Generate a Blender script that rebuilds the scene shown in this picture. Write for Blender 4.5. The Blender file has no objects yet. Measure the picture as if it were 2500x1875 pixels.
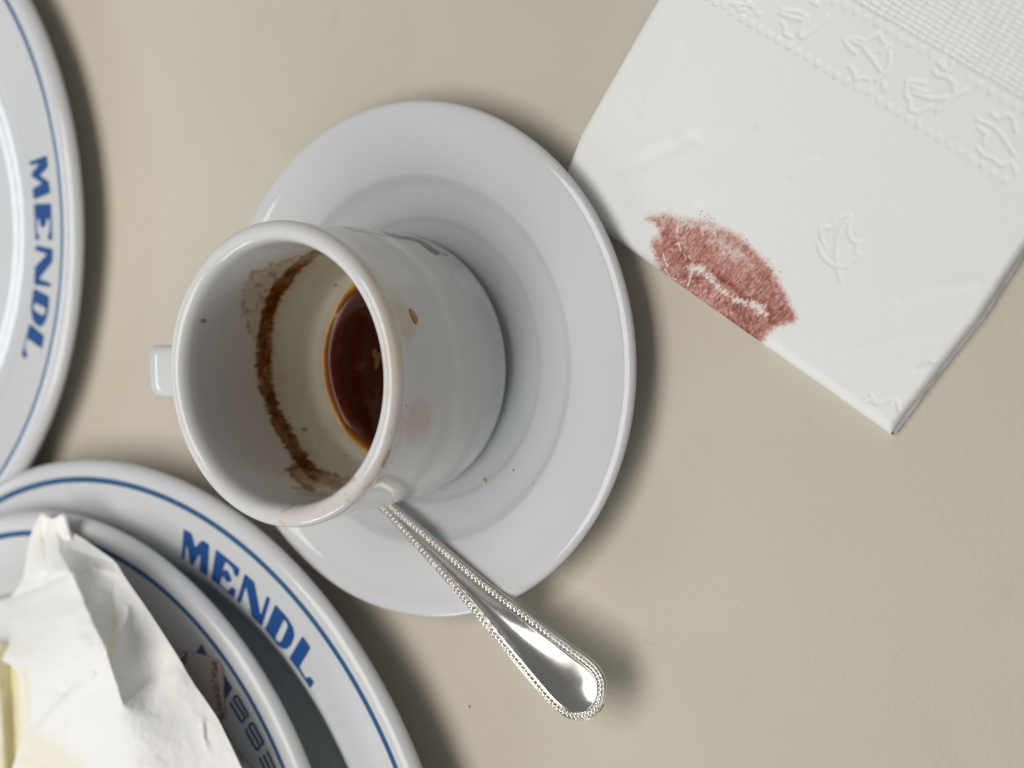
import bpy, bmesh, math, random
import numpy as np
from mathutils import Vector, Matrix
from mathutils.geometry import tessellate_polygon, delaunay_2d_cdt

random.seed(7)
RNG = np.random.RandomState(7)
SC = bpy.context.scene
COL = SC.collection
CM = 0.01                                   # everything below is laid out in centimetres

# ------------------------------------------------------------------ camera
F_PX, TILT, ROLL = 3333.0, 0.5858, -0.1095   # focal length in photo pixels (2500 wide)
EYE = np.array([19.54995, -0.78803, 26.09596])
_d = np.array([-math.sin(TILT), 0, -math.cos(TILT)])
_r0 = np.array([math.cos(TILT), 0, -math.sin(TILT)])
_u0 = np.array([0, 1.0, 0])
RIGHT = math.cos(ROLL) * _r0 + math.sin(ROLL) * _u0
UP = -math.sin(ROLL) * _r0 + math.cos(ROLL) * _u0
cam_data = bpy.data.cameras.new('camera')
cam = bpy.data.objects.new('camera', cam_data)
COL.objects.link(cam)
cam_data.sensor_width = 36
cam_data.lens = F_PX / 2500 * 36
cam_data.clip_start = 0.005
cam_data.clip_end = 20
m = Matrix.Identity(4)
for i in range(3):
    m[i][0], m[i][1], m[i][2], m[i][3] = RIGHT[i], UP[i], -_d[i], EYE[i] * CM
cam.matrix_world = m
cam_data.dof.use_dof = True
cam_data.dof.focus_distance = 28.9 * CM
cam_data.dof.aperture_fstop = 10.5
SC.camera = cam

# ------------------------------------------------------------------ world, lamps, exposure
world = bpy.data.worlds.new('World')
SC.world = world
world.use_nodes = True
bg = world.node_tree.nodes['Background']
bg.inputs[0].default_value = (0.97, 0.985, 1.0, 1)
bg.inputs[1].default_value = 0.15
SC.view_settings.view_transform = 'Standard'
SC.view_settings.look = 'None'
SC.view_settings.exposure = 0
SC.view_settings.gamma = 1


def area_lamp(name, loc, aim, sx, sy, power, color):
    ld = bpy.data.lights.new(name, 'AREA')
    ld.shape = 'RECTANGLE'
    ld.size, ld.size_y, ld.energy, ld.color = sx, sy, power, color
    o = bpy.data.objects.new(name, ld)
    COL.objects.link(o)
    o.location = loc
    o.rotation_euler = (Vector(aim) - Vector(loc)).to_track_quat('-Z', 'Y').to_euler()
    return o


area_lamp('ceiling_lamp', (-0.24, -0.09, 1.04), (-1.10, -0.14, 0), 0.95, 0.88, 13.0, (1.0, 0.968, 0.915))
area_lamp('window_lamp', (-0.62, -1.25, 0.52), (0, 0, 0), 0.65, 0.40, 5.0, (0.90, 0.955, 1.0))
area_lamp('far_window_lamp', (-1.5, 0.03, 0.72), (0, 0, 0), 0.75, 0.12, 1.8, (0.80, 0.91, 1.0))


# ------------------------------------------------------------------ picture <-> world helpers
def back(px, py, z):
    """Points of the world (cm) seen at photo pixel (px, py) on height z."""
    px, py, z = np.broadcast_arrays(np.asarray(px, float), np.asarray(py, float), np.asarray(z, float))
    a = (px - 1250) / F_PX
    b = -(py - 937.5) / F_PX
    v = _d + a[..., None] * RIGHT + b[..., None] * UP
    t = (z - EYE[2]) / v[..., 2]
    return EYE + t[..., None] * v


def proj(P):
    Q = np.asarray(P, float) - EYE
    D = Q @ _d
    return 1250 + F_PX * (Q @ RIGHT) / D, 937.5 - F_PX * (Q @ UP) / D


def trace(px, py, zfun, n=14):
    """Meet the view ray with a surface z = zfun(x, y)."""
    px = np.asarray(px, float)
    z = np.zeros_like(px) + 1.0
    for _ in range(n):
        X = back(px, py, z)
        z = zfun(X[..., 0], X[..., 1])
    return back(px, py, z)


def zoom(x0, y0, s, pts):
    return [(x0 + x * s, y0 + y * s) for x, y in pts]


# ------------------------------------------------------------------ numeric helpers
def noise2(x, y, seed=0):
    rs = np.random.RandomState(seed)
    T = rs.rand(257, 257)
    xi = np.floor(x).astype(int)
    yi = np.floor(y).astype(int)
    fx, fy = x - xi, y - yi
    fx = fx * fx * (3 - 2 * fx)
    fy = fy * fy * (3 - 2 * fy)
    xi &= 255
    yi &= 255
    a = T[xi, yi] * (1 - fx) + T[xi + 1, yi] * fx
    b = T[xi, yi + 1] * (1 - fx) + T[xi + 1, yi + 1] * fx
    return a * (1 - fy) + b * fy


def fbm(x, y, seed=0, octv=4):
    s, a, t = 0, 1.0, 0
    for k in range(octv):
        s = s + a * noise2(x * 2 ** k + 17.3 * k, y * 2 ** k + 5.1 * k, seed + k)
        t += a
        a *= 0.55
    return s / t


def smooth(e0, e1, x):
    t = np.clip((x - e0) / (e1 - e0), 0, 1)
    return t * t * (3 - 2 * t)


def line_dist(x, y, pts, closed=False):
    pts = list(pts)
    if closed:
        pts = pts + [pts[0]]
    d = np.full(np.shape(x), 1e9)
    for (ax, ay), (bx, by) in zip(pts[:-1], pts[1:]):
        vx, vy = bx - ax, by - ay
        L = vx * vx + vy * vy + 1e-9
        t = np.clip(((x - ax) * vx + (y - ay) * vy) / L, 0, 1)
        d = np.minimum(d, np.hypot(x - ax - t * vx, y - ay - t * vy))
    return d


def in_poly(x, y, pts):
    c = np.zeros(np.shape(x), bool)
    n = len(pts)
    for i in range(n):
        ax, ay = pts[i]
        bx, by = pts[i - 1]
        if ay == by:
            continue
        k = ((ay > y) != (by > y)) & (x < (bx - ax) * (y - ay) / (by - ay) + ax)
        c ^= k
    return c


def poly_sd(x, y, pts):
    """Positive inside."""
    d = line_dist(x, y, pts, True)
    return np.where(in_poly(x, y, pts), d, -d)


def spline(pts, n):
    """Catmull-Rom through pts, resampled to n points of equal arc length."""
    P = np.array(pts, float)
    Q = np.vstack([2 * P[0] - P[1], P, 2 * P[-1] - P[-2]])
    out = []
    for i in range(1, len(Q) - 2):
        p0, p1, p2, p3 = Q[i - 1], Q[i], Q[i + 1], Q[i + 2]
        for t in np.linspace(0, 1, 24, endpoint=False):
            out.append(0.5 * (2 * p1 + (p2 - p0) * t + (2 * p0 - 5 * p1 + 4 * p2 - p3) * t * t
                              + (3 * p1 - p0 - 3 * p2 + p3) * t ** 3))
    out.append(P[-1])
    out = np.array(out)
    s = np.r_[0, np.cumsum(np.linalg.norm(np.diff(out, axis=0), axis=1))]
    u = np.linspace(0, s[-1], n)
    return np.stack([np.interp(u, s, out[:, k]) for k in range(out.shape[1])], 1)


# ------------------------------------------------------------------ object helpers
def link(name, mesh, mat=None, parent=None):
    o = bpy.data.objects.new(name, mesh)
    COL.objects.link(o)
    if mat:
        mesh.materials.append(mat)
    if parent:
        o.parent = parent
    return o


def mesh_from(name, V, Fq, smooth_shade=True, uv=None):
    """V (n,3) in cm, Fq list/array of faces (quads array or list)."""
    me = bpy.data.meshes.new(name)
    V = np.asarray(V, float) * CM
    if isinstance(Fq, np.ndarray):
        k = Fq.shape[1]
        me.vertices.add(len(V))
        me.vertices.foreach_set('co', V.astype(np.float32).ravel())
        me.loops.add(Fq.size)
        me.loops.foreach_set('vertex_index', Fq.astype(np.int32).ravel())
        me.polygons.add(len(Fq))
        me.polygons.foreach_set('loop_start', np.arange(0, Fq.size, k, dtype=np.int32))
        me.polygons.foreach_set('loop_total', np.full(len(Fq), k, np.int32))
        me.update(calc_edges=True)
        me.validate()
    else:
        me.from_pydata(V.tolist(), [], Fq)
    me.polygons.foreach_set('use_smooth', np.full(len(me.polygons), smooth_shade))
    me.update()
    return me


def grid_faces(nu, nv, wrap=False, flip=False):
    i, j = np.meshgrid(np.arange(nu - 1), np.arange(nv if wrap else nv - 1), indexing='ij')
    j2 = (j + 1) % nv
    f = np.stack([i * nv + j, i * nv + j2, (i + 1) * nv + j2, (i + 1) * nv + j], -1).reshape(-1, 4)
    return f[:, ::-1] if flip else f


def paint(me, name, rgb):
    a = me.attributes.new(name, 'FLOAT_COLOR', 'POINT')
    c = np.ones((len(rgb), 4), np.float32)
    c[:, :3] = rgb
    a.data.foreach_set('color', c.ravel())


def lathe(profile, seg, cx=0.0, cy=0.0):
    """Revolve (r, z) rows; returns V, F (outside in when profile runs from underside to top centre)."""
    P = np.asarray(profile, float)
    a = np.linspace(0, 2 * math.pi, seg, endpoint=False)
    V = np.stack([cx + P[:, :1] * np.cos(a), cy + P[:, :1] * np.sin(a), np.repeat(P[:, 1:2], seg, 1)], -1)
    return V.reshape(-1, 3), grid_faces(len(P), seg, True)


def tag(o, label, cat, group=None):
    o['label'] = label
    o['category'] = cat
    if group:
        o['group'] = group
    return o


def thing(name, label, cat, loc, group=None):
    o = bpy.data.objects.new(name, None)
    COL.objects.link(o)
    o.empty_display_size = 0.01
    o.location = [c * CM for c in loc]
    return tag(o, label, cat, group)


def child(name, mesh, mat, root):
    """Mesh is in scene centimetres; hang it on root without moving it."""
    o = link(name, mesh, mat, root)
    o.matrix_parent_inverse = Matrix.Translation(root.location).inverted()
    return o


# ------------------------------------------------------------------ materials
def new_mat(name):
    mt = bpy.data.materials.new(name)
    mt.use_nodes = True
    nt = mt.node_tree
    return mt, nt, nt.nodes['Principled BSDF']


def node(nt, kind, **kw):
    n = nt.nodes.new(kind)
    for k, v in kw.items():
        setattr(n, k, v)
    return n


def ceramic(name, color, attr=None, rough=0.1):
    mt, nt, b = new_mat(name)
    b.inputs['Roughness'].default_value = rough
    b.inputs['IOR'].default_value = 1.5
    tc = node(nt, 'ShaderNodeTexCoord')
    n1 = node(nt, 'ShaderNodeTexNoise')
    n1.inputs['Scale'].default_value = 45
    n1.inputs['Detail'].default_value = 3
    nt.links.new(tc.outputs['Object'], n1.inputs['Vector'])
    mix = node(nt, 'ShaderNodeMix', data_type='RGBA')
    mix.inputs[6].default_value = (*[c * 0.97 for c in color], 1)
    mix.inputs[7].default_value = (*color, 1)
    nt.links.new(n1.outputs['Fac'], mix.inputs[0])
    out = mix.outputs[2]
    if attr:
        at = node(nt, 'ShaderNodeAttribute', attribute_name=attr)
        mul = node(nt, 'ShaderNodeMix', data_type='RGBA', blend_type='MULTIPLY')
        mul.inputs[0].default_value = 1
        nt.links.new(out, mul.inputs[6])
        nt.links.new(at.outputs['Color'], mul.inputs[7])
        out = mul.outputs[2]
    nt.links.new(out, b.inputs['Base Color'])
    n2 = node(nt, 'ShaderNodeTexNoise')
    n2.inputs['Scale'].default_value = 260
    n2.inputs['Detail'].default_value = 2
    nt.links.new(tc.outputs['Object'], n2.inputs['Vector'])
    bp = node(nt, 'ShaderNodeBump')
    bp.inputs['Strength'].default_value = 0.06
    bp.inputs['Distance'].default_value = 0.0006
    nt.links.new(n2.outputs['Fac'], bp.inputs['Height'])
    nt.links.new(bp.outputs['Normal'], b.inputs['Normal'])
    mr = node(nt, 'ShaderNodeMapRange')
    mr.inputs[3].default_value = rough * 0.7
    mr.inputs[4].default_value = rough * 1.5
    nt.links.new(n1.outputs['Fac'], mr.inputs[0])
    nt.links.new(mr.outputs[0], b.inputs['Roughness'])
    return mt


def paper(name, color, attr=None, scale=900, stretch=(1, 1, 1), rot=0.0, strength=0.35, rough=0.9, dist=0.00025):
    mt, nt, b = new_mat(name)
    b.inputs['Roughness'].default_value = rough
    b.inputs['Specular IOR Level'].default_value = 0.2
    tc = node(nt, 'ShaderNodeTexCoord')
    mp = node(nt, 'ShaderNodeMapping')
    mp.inputs['Scale'].default_value = stretch
    mp.inputs['Rotation'].default_value = (0, 0, rot)
    nt.links.new(tc.outputs['Object'], mp.inputs['Vector'])
    n1 = node(nt, 'ShaderNodeTexNoise')
    n1.inputs['Scale'].default_value = scale
    n1.inputs['Detail'].default_value = 4
    nt.links.new(mp.outputs[0], n1.inputs['Vector'])
    bp = node(nt, 'ShaderNodeBump')
    bp.inputs['Strength'].default_value = strength
    bp.inputs['Distance'].default_value = dist
    nt.links.new(n1.outputs['Fac'], bp.inputs['Height'])
    nt.links.new(bp.outputs['Normal'], b.inputs['Normal'])
    if attr:
        at = node(nt, 'ShaderNodeAttribute', attribute_name=attr)
        nt.links.new(at.outputs['Color'], b.inputs['Base Color'])
    else:
        b.inputs['Base Color'].default_value = (*color, 1)
    return mt


def flat(name, color, rough=0.2, spec=0.5):
    mt, nt, b = new_mat(name)
    b.inputs['Base Color'].default_value = (*color, 1)
    b.inputs['Roughness'].default_value = rough
    b.inputs['Specular IOR Level'].default_value = spec
    return mt


PORCELAIN = ceramic('white_porcelain', (0.615, 0.640, 0.652), rough=0.05)
PLATE_MAT = ceramic('plate_glaze', (0.635, 0.655, 0.668), rough=0.08)
CUP_MAT = ceramic('cup_glaze', (0.66, 0.66, 0.655), attr='pigment', rough=0.12)
BLUE = flat('blue_underglaze', (0.020, 0.080, 0.265), 0.16)
BLUE_THIN = flat('blue_band_glaze', (0.030, 0.10, 0.235), 0.16)
BLUE_DARK = flat('navy_underglaze', (0.030, 0.075, 0.20), 0.18)

# table laminate
TABLE, nt, b = new_mat('beige_laminate')
tc = node(nt, 'ShaderNodeTexCoord')
na = node(nt, 'ShaderNodeTexNoise')
na.inputs['Scale'].default_value = 9
na.inputs['Detail'].default_value = 5
nb_ = node(nt, 'ShaderNodeTexNoise')
nb_.inputs['Scale'].default_value = 820
nb_.inputs['Detail'].default_value = 3
nc = node(nt, 'ShaderNodeTexNoise')
nc.inputs['Scale'].default_value = 38
nc.inputs['Detail'].default_value = 6
nc.inputs['Distortion'].default_value = 1.5
for n_ in (na, nb_, nc):
    nt.links.new(tc.outputs['Object'], n_.inputs['Vector'])
ramp = node(nt, 'ShaderNodeValToRGB')
ramp.color_ramp.elements[0].position = 0.3
ramp.color_ramp.elements[0].color = (0.556, 0.508, 0.426, 1)
ramp.color_ramp.elements[1].position = 0.7
ramp.color_ramp.elements[1].color = (0.596, 0.547, 0.462, 1)
nt.links.new(na.outputs['Fac'], ramp.inputs[0])
sm = node(nt, 'ShaderNodeMapRange')
sm.inputs[1].default_value = 0.62
sm.inputs[2].default_value = 0.78
sm.inputs[3].default_value = 1.0
sm.inputs[4].default_value = 0.955
nt.links.new(nc.outputs['Fac'], sm.inputs[0])
mu = node(nt, 'ShaderNodeMix', data_type='RGBA', blend_type='MULTIPLY')
mu.inputs[0].default_value = 1
nt.links.new(ramp.outputs[0], mu.inputs[6])
nt.links.new(sm.outputs[0], mu.inputs[7])
# a few dried water marks: thin rings, slightly darker than the laminate
col_out = mu.outputs[2]
MARKS = [(1593, 1553, 0.0013, 0.93), (830, 60, 0.021, 0.978)]
for mx_, my_, mr_, mk_ in MARKS:
    c_ = back(mx_, my_, 0.0) * CM
    vm = node(nt, 'ShaderNodeVectorMath', operation='DISTANCE')
    vm.inputs[1].default_value = tuple(c_)
    dst = node(nt, 'ShaderNodeVectorMath', operation='ADD')
    nsx = node(nt, 'ShaderNodeVectorMath', operation='SCALE')
    nsx.inputs['Scale'].default_value = mr_ * 0.55
    nt.links.new(nc.outputs['Color'], nsx.inputs[0])
    nt.links.new(tc.outputs['Object'], dst.inputs[0])
    nt.links.new(nsx.outputs[0], dst.inputs[1])
    nt.links.new(dst.outputs[0], vm.inputs[0])
    rmp = node(nt, 'ShaderNodeValToRGB')
    rmp.color_ramp.interpolation = 'EASE'
    els = rmp.color_ramp.elements
    els[0].position, els[0].color = 0.0, (0.992, 0.992, 0.992, 1)
    els[1].position, els[1].color = 1.0, (1, 1, 1, 1)
    for p_, v_ in ((0.40, 0.99), (0.50, mk_), (0.56, 1.0)):
        e_ = els.new(p_)
        e_.color = (v_, v_, v_ * 0.995, 1)
    sc_ = node(nt, 'ShaderNodeMath', operation='MULTIPLY')
    sc_.inputs[1].default_value = 0.5 / (mr_ * 1.25)
    nt.links.new(vm.outputs['Value'], sc_.inputs[0])
    nt.links.new(sc_.outputs[0], rmp.inputs[0])
    m2 = node(nt, 'ShaderNodeMix', data_type='RGBA', blend_type='MULTIPLY')
    m2.inputs[0].default_value = 1
    nt.links.new(col_out, m2.inputs[6])
    nt.links.new(rmp.outputs[0], m2.inputs[7])
    col_out = m2.outputs[2]
nt.links.new(col_out, b.inputs['Base Color'])
b.inputs['Specular IOR Level'].default_value = 0.3
rr = node(nt, 'ShaderNodeMapRange')
rr.inputs[3].default_value = 0.52
rr.inputs[4].default_value = 0.68
nt.links.new(nc.outputs['Fac'], rr.inputs[0])
nt.links.new(rr.outputs[0], b.inputs['Roughness'])
bp = node(nt, 'ShaderNodeBump')
bp.inputs['Strength'].default_value = 0.55
bp.inputs['Distance'].default_value = 0.0003
nt.links.new(nb_.outputs['Fac'], bp.inputs['Height'])
nt.links.new(bp.outputs['Normal'], b.inputs['Normal'])

# silver plate metal
METAL, nt, b = new_mat('silver_plate')
b.inputs['Metallic'].default_value = 1
tc = node(nt, 'ShaderNodeTexCoord')
mp = node(nt, 'ShaderNodeMapping')
mp.inputs['Rotation'].default_value = (0, 0, 0.64)
mp.inputs['Scale'].default_value = (0.15, 1, 1)
nt.links.new(tc.outputs['Object'], mp.inputs['Vector'])
n1 = node(nt, 'ShaderNodeTexNoise')
n1.inputs['Scale'].default_value = 900
n1.inputs['Detail'].default_value = 4
nt.links.new(mp.outputs[0], n1.inputs['Vector'])
n2 = node(nt, 'ShaderNodeTexNoise')
n2.inputs['Scale'].default_value = 120
n2.inputs['Detail'].default_value = 3
nt.links.new(tc.outputs['Object'], n2.inputs['Vector'])
mr = node(nt, 'ShaderNodeMapRange')
mr.inputs[3].default_value = 0.05
mr.inputs[4].default_value = 0.22
nt.links.new(n2.outputs['Fac'], mr.inputs[0])
nt.links.new(mr.outputs[0], b.inputs['Roughness'])
mx = node(nt, 'ShaderNodeMix', data_type='RGBA')
mx.inputs[6].default_value = (0.76, 0.725, 0.665, 1)
mx.inputs[7].default_value = (0.86, 0.845, 0.81, 1)
nt.links.new(n2.outputs['Fac'], mx.inputs[0])
nt.links.new(mx.outputs[2], b.inputs['Base Color'])
bp = node(nt, 'ShaderNodeBump')
bp.inputs['Strength'].default_value = 0.10
bp.inputs['Distance'].default_value = 0.0001
nt.links.new(n1.outputs['Fac'], bp.inputs['Height'])
nt.links.new(bp.outputs['Normal'], b.inputs['Normal'])

# ------------------------------------------------------------------ table
bm = bmesh.new()
bmesh.ops.create_cube(bm, size=1)
bmesh.ops.scale(bm, vec=(1.30, 1.10, 0.03), verts=bm.verts)
bmesh.ops.translate(bm, vec=(-0.02, 0.05, -0.015), verts=bm.verts)
bmesh.ops.bevel(bm, geom=bm.edges[:], offset=0.003, segments=3, affect='EDGES', profile=0.5)
me = bpy.data.meshes.new('table_top')
bm.to_mesh(me)
bm.free()
t = link('table_top', me, TABLE)
t['kind'] = 'structure'

# ------------------------------------------------------------------ saucer
SAUCER_TOP = [(5.74, 0.990), (5.62, 0.966), (5.50, 0.932), (5.36, 0.899), (5.1, 0.848), (4.7, 0.782), (4.45, 0.745), (4.35, 0.724), (4.27, 0.676), (4.15, 0.590),
              (4.02, 0.522), (3.88, 0.484), (3.72, 0.462), (3.54, 0.450), (3.43, 0.440), (3.36, 0.420), (3.29, 0.384), (3.18, 0.354), (2.8, 0.322), (2.4, 0.30), (1.2, 0.30), (0.02, 0.30)]
SAUCER = [(0.02, 0.10), (2.3, 0.10), (2.42, 0.0), (2.75, 0.0), (2.9, 0.08), (3.6, 0.17), (4.4, 0.33), (5.2, 0.53), (5.7, 0.67), (5.93, 0.77),
          (6.0, 0.86), (5.97, 0.94), (5.88, 0.982)] + SAUCER_TOP
prof = spline(SAUCER, 760)
V, Fc = lathe(prof, 420)
me = mesh_from('saucer', V, Fc)
saucer = link('saucer', me, PORCELAIN)
tag(saucer, 'round white saucer with a thick rim under the espresso cup', 'saucer')
_sr = np.array([p[0] for p in SAUCER_TOP[::-1]] + [5.88, 5.97, 6.0])
_sz = np.array([p[1] for p in SAUCER_TOP[::-1]] + [0.982, 0.94, 0.86])


def saucer_z(x, y):
    return np.interp(np.hypot(x, y), _sr, _sz)


# ------------------------------------------------------------------ cup
CX, CY = -0.531, -0.053
CUP_OUT = [(0.02, 0.38), (1.7, 0.38), (1.85, 0.30), (2.2, 0.30), (2.35, 0.35), (2.72, 0.39), (2.95, 0.47), (3.045, 0.58), (3.112, 0.95),
           (3.155, 1.6), (3.205, 2.9), (3.222, 3.95), (3.238, 4.36), (3.266, 4.57), (3.235, 4.71), (3.14, 4.795)]
CUP_IN = [(3.01, 4.81), (2.90, 4.76), (2.825, 4.64), (2.79, 4.45), (2.775, 4.0), (2.76, 3.3), (2.735, 2.5), (2.69, 1.8), (2.62, 1.3), (2.54, 0.95),
          (2.42, 0.74), (2.26, 0.585), (1.9, 0.48), (1.2, 0.45), (0.02, 0.44)]
prof = spline(CUP_OUT + CUP_IN, 470)
SEG = 760
V, Fc = lathe(prof, SEG, CX, CY)
me = mesh_from('cup_body', V, Fc)
N = np.zeros(len(V) * 3, np.float32)
me.vertices.foreach_get('normal', N)
N = N.reshape(-1, 3)
px, py = proj(V)
facing = ((EYE - V) * N).sum(1) > 0
ang = np.degrees(np.arctan2(V[:, 1] - CY, V[:, 0] - CX))
rad = np.hypot(V[:, 0] - CX, V[:, 1] - CY)
z = V[:, 2]
top_i = int(np.argmax(prof[:, 1]))
row = np.repeat(np.arange(len(prof)), SEG)
inner = row > top_i
rgb = np.ones((len(V), 3))


def layer(mask, color):
    global rgb
    mask = np.clip(mask, 0, 1)[:, None]
    rgb = rgb * (1 - mask) + rgb * np.array(color) * mask


# coffee film on the inner wall below the dried ring
au = (ang + 360) % 360
warp = (fbm(au / 9, z * 1.2, 11) - 0.5)
ring_z = np.interp(au, [0, 60, 99.7, 113, 126, 136, 146, 155, 164, 172, 180, 188, 197, 206, 216, 226, 245, 290, 360],
                   [2.3, 2.45, 2.56, 2.46, 2.42, 2.45, 2.39, 2.34, 2.29, 2.26, 2.25, 2.23, 2.18, 2.13, 2.16, 2.23, 2.35, 2.3, 2.3])
dz = z - ring_z
layer(np.where(inner, smooth(4.45, 3.2, z) * smooth(1.5, 2.5, z), 0), (0.96, 0.92, 0.85))
film = np.where(inner, smooth(0.12, -0.15, dz + 0.10 * warp), 0)
layer(film * (0.75 + 0.35 * fbm(au / 5, z * 2.5, 3)), (0.985, 0.935, 0.775))
layer(film * smooth(0.52, 0.70, fbm(au / 14, z * 4.0, 77, 4)) * 0.35, (0.85, 0.74, 0.55))
# upper thin tide lobe on the far left
lobe = [(850, 262), (705, 310), (560, 360), (515, 450), (520, 560), (540, 640), (580, 690), (640, 640), (700, 420), (800, 330)]
lobe = zoom(330, 480, 0.5123, lobe)
sd = poly_sd(px, py, lobe) + 16 * (fbm(px / 22, py / 22, 5) - 0.5)
lob = np.where(inner & facing, 1.0, 0.0)
layer(lob * smooth(-4, 4, sd) * 0.65, (0.90, 0.80, 0.60))
edge = np.exp(-(sd / 6.0) ** 2) * smooth(0.42, 0.62, fbm(px / 13, py / 13, 6))
layer(lob * edge * 0.75, (0.62, 0.42, 0.20))
blot = smooth(0.56, 0.70, fbm(px / 12, py / 12, 26)) * smooth(-2, 8, sd)
layer(lob * blot * 0.55, (0.6, 0.42, 0.22))
# the dried ring itself
wid = 0.245 + 0.13 * (fbm(au / 6, z * 1.5, 21) - 0.5) + 0.05 * (fbm(au / 1.8, z * 6, 22) - 0.5)
jag = 0.16 * (fbm(au / 3.2, z * 3, 23) - 0.5) + 0.09 * (noise2(au / 0.9, z * 2.5, 24) - 0.5)
ringm = smooth(1.25, 0.75, np.abs(dz + jag) / np.maximum(wid, 0.05))
dens = 0.88 + 0.75 * (fbm(au / 5, z * 5, 31) - 0.40)
fade = np.interp(au, [0, 40, 80, 100, 118, 228, 238, 260, 360], [0.5, 0.5, 0.5, 0.75, 1, 1, 0.55, 0.4, 0.5])
layer(np.where(inner, ringm * np.clip(dens, 0.25, 1.1) * fade, 0), (0.33, 0.145, 0.018))
layer(np.where(inner, 0.55 * np.exp(-((dz + 0.5 * jag + 0.05) / 0.30) ** 2) * fade * (0.4 + fbm(au / 8, z * 2, 39)), 0), (0.80, 0.64, 0.40))
runs = smooth(0.58, 0.74, noise2(au / 1.6, z * 0.9, 38)) * smooth(-0.75, -0.12, dz) * (dz < 0.0)
layer(np.where(inner, runs * 0.30 * fade, 0), (0.70, 0.50, 0.26))
core = smooth(0.9, 0.3, np.abs(dz + jag) / np.maximum(wid, 0.05)) * smooth(0.44, 0.62, fbm(au / 6, z * 3, 37))
layer(np.where(inner, core * fade * 0.85, 0), (0.52, 0.31, 0.13))
# broken streaks at the near end of the ring
strk = [[(720, 1300), (790, 1285), (880, 1310), (960, 1330)], [(745, 1330), (800, 1375), (850, 1400)], [(800, 1390), (860, 1385), (930, 1365), (1010, 1340)],
        [(750, 1390), (830, 1392)], [(940, 1385), (1000, 1372), (1040, 1345)], [(790, 1250), (840, 1275)], [(780, 1415), (930, 1420)], [(830, 1330), (870, 1360)]]
sw = 9 * (fbm(px / 9, py / 7, 41) - 0.5)
for k, s_ in enumerate(strk):
    dd = line_dist(px, py, zoom(330, 480, 0.5123, s_)) + sw
    layer(np.where(inner & facing, smooth(9, 1, dd) * (0.8 if k in (0, 1, 5, 7) else 0.5), 0), (0.48, 0.28, 0.10))
patch = zoom(330, 480, 0.5123, [(760, 1240), (800, 1290), (860, 1340), (850, 1400), (780, 1370), (720, 1310)])
sd = poly_sd(px, py, patch) + 22 * (fbm(px / 14, py / 10, 43) - 0.5)
layer(np.where(inner & facing, smooth(-3, 5, sd) * 0.75, 0), (0.52, 0.32, 0.13))
# small dried drops inside
for (x_, y_, r_, c_, k_) in ((325, 592, 7, (0.45, 0.30, 0.11), .9), (808, 1110, 7, (0.45, 0.32, 0.16), .8), (955, 421, 4, (0.4, 0.3, 0.15), .8), (1008, 1235, 4, (0.6, 0.45, 0.25), .6),
                             (845, 265, 4, (0.12, 0.08, 0.05), .9), (880, 1180, 4, (.6, .5, .3), .5), (430, 700, 3, (.7, .6, .4), .4)):
    x0, y0 = 330 + x_ * .5123, 480 + y_ * .5123
    layer(np.where(facing, k_ * smooth(r_ + 1.5, r_ - 2, np.hypot((px - x0) * 0.9, (py - y0) * 1.1) + 3 * (fbm(px / 4, py / 4, 51) - .5)), 0), c_)
# lip: tinted film, coffee smears, rosy lipstick trace
lip = (z > 4.35) & facing & ~((rad < 2.8) & inner)
band = zoom(330, 480, 0.5123, [(1040, 250), (1110, 290), (1190, 400), (1290, 515), (1345, 570), (1338, 660), (1300, 735), (1265, 900), (1200, 960), (1185, 800), (1160, 560), (1080, 380)])
sd = poly_sd(px, py, band) + 14 * (fbm(px / 20, py / 20, 61) - 0.5)
near_out = facing & (row <= top_i + 18)
layer(np.where(near_out, smooth(-8, 16, sd) * 0.85, 0), (0.95, 0.885, 0.73))
drip = zoom(330, 480, 0.5123, [(1185, 480), (1290, 520), (1335, 560), (1335, 650), (1300, 700), (1270, 640), (1215, 560)])
sd = poly_sd(px, py, drip) + 9 * (fbm(px / 9, py / 9, 62) - 0.5)
layer(np.where(near_out, smooth(-9, 9, sd) * 0.5, 0), (0.94, 0.87, 0.74))
layer(np.where(near_out, np.exp(-(sd / 4.0) ** 2) * 0.2 * smooth(0.4, 0.65, fbm(px / 14, py / 14, 68)), 0), (0.80, 0.66, 0.48))
rosy = zoom(330, 480, 0.5123, [(1200, 900), (1270, 930), (1280, 1100), (1230, 1280), (1130, 1420), (960, 1530), (780, 1575), (640, 1540), (700, 1480), (900, 1470), (1060, 1370), (1170, 1190), (1200, 1050)])
sd = poly_sd(px, py, rosy) + 18 * (fbm(px / 18, py / 18, 63) - 0.5)
layer(np.where(near_out, smooth(-8, 12, sd) * (0.55 + 0.6 * fbm(px / 10, py / 10, 64)), 0), (0.97, 0.895, 0.86))
spk = smooth(0.60, 0.72, fbm(px / 5, py / 5, 65, 3)) * smooth(-3, 10, sd)
layer(np.where(near_out, spk * 0.35, 0), (0.86, 0.70, 0.64))
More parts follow.
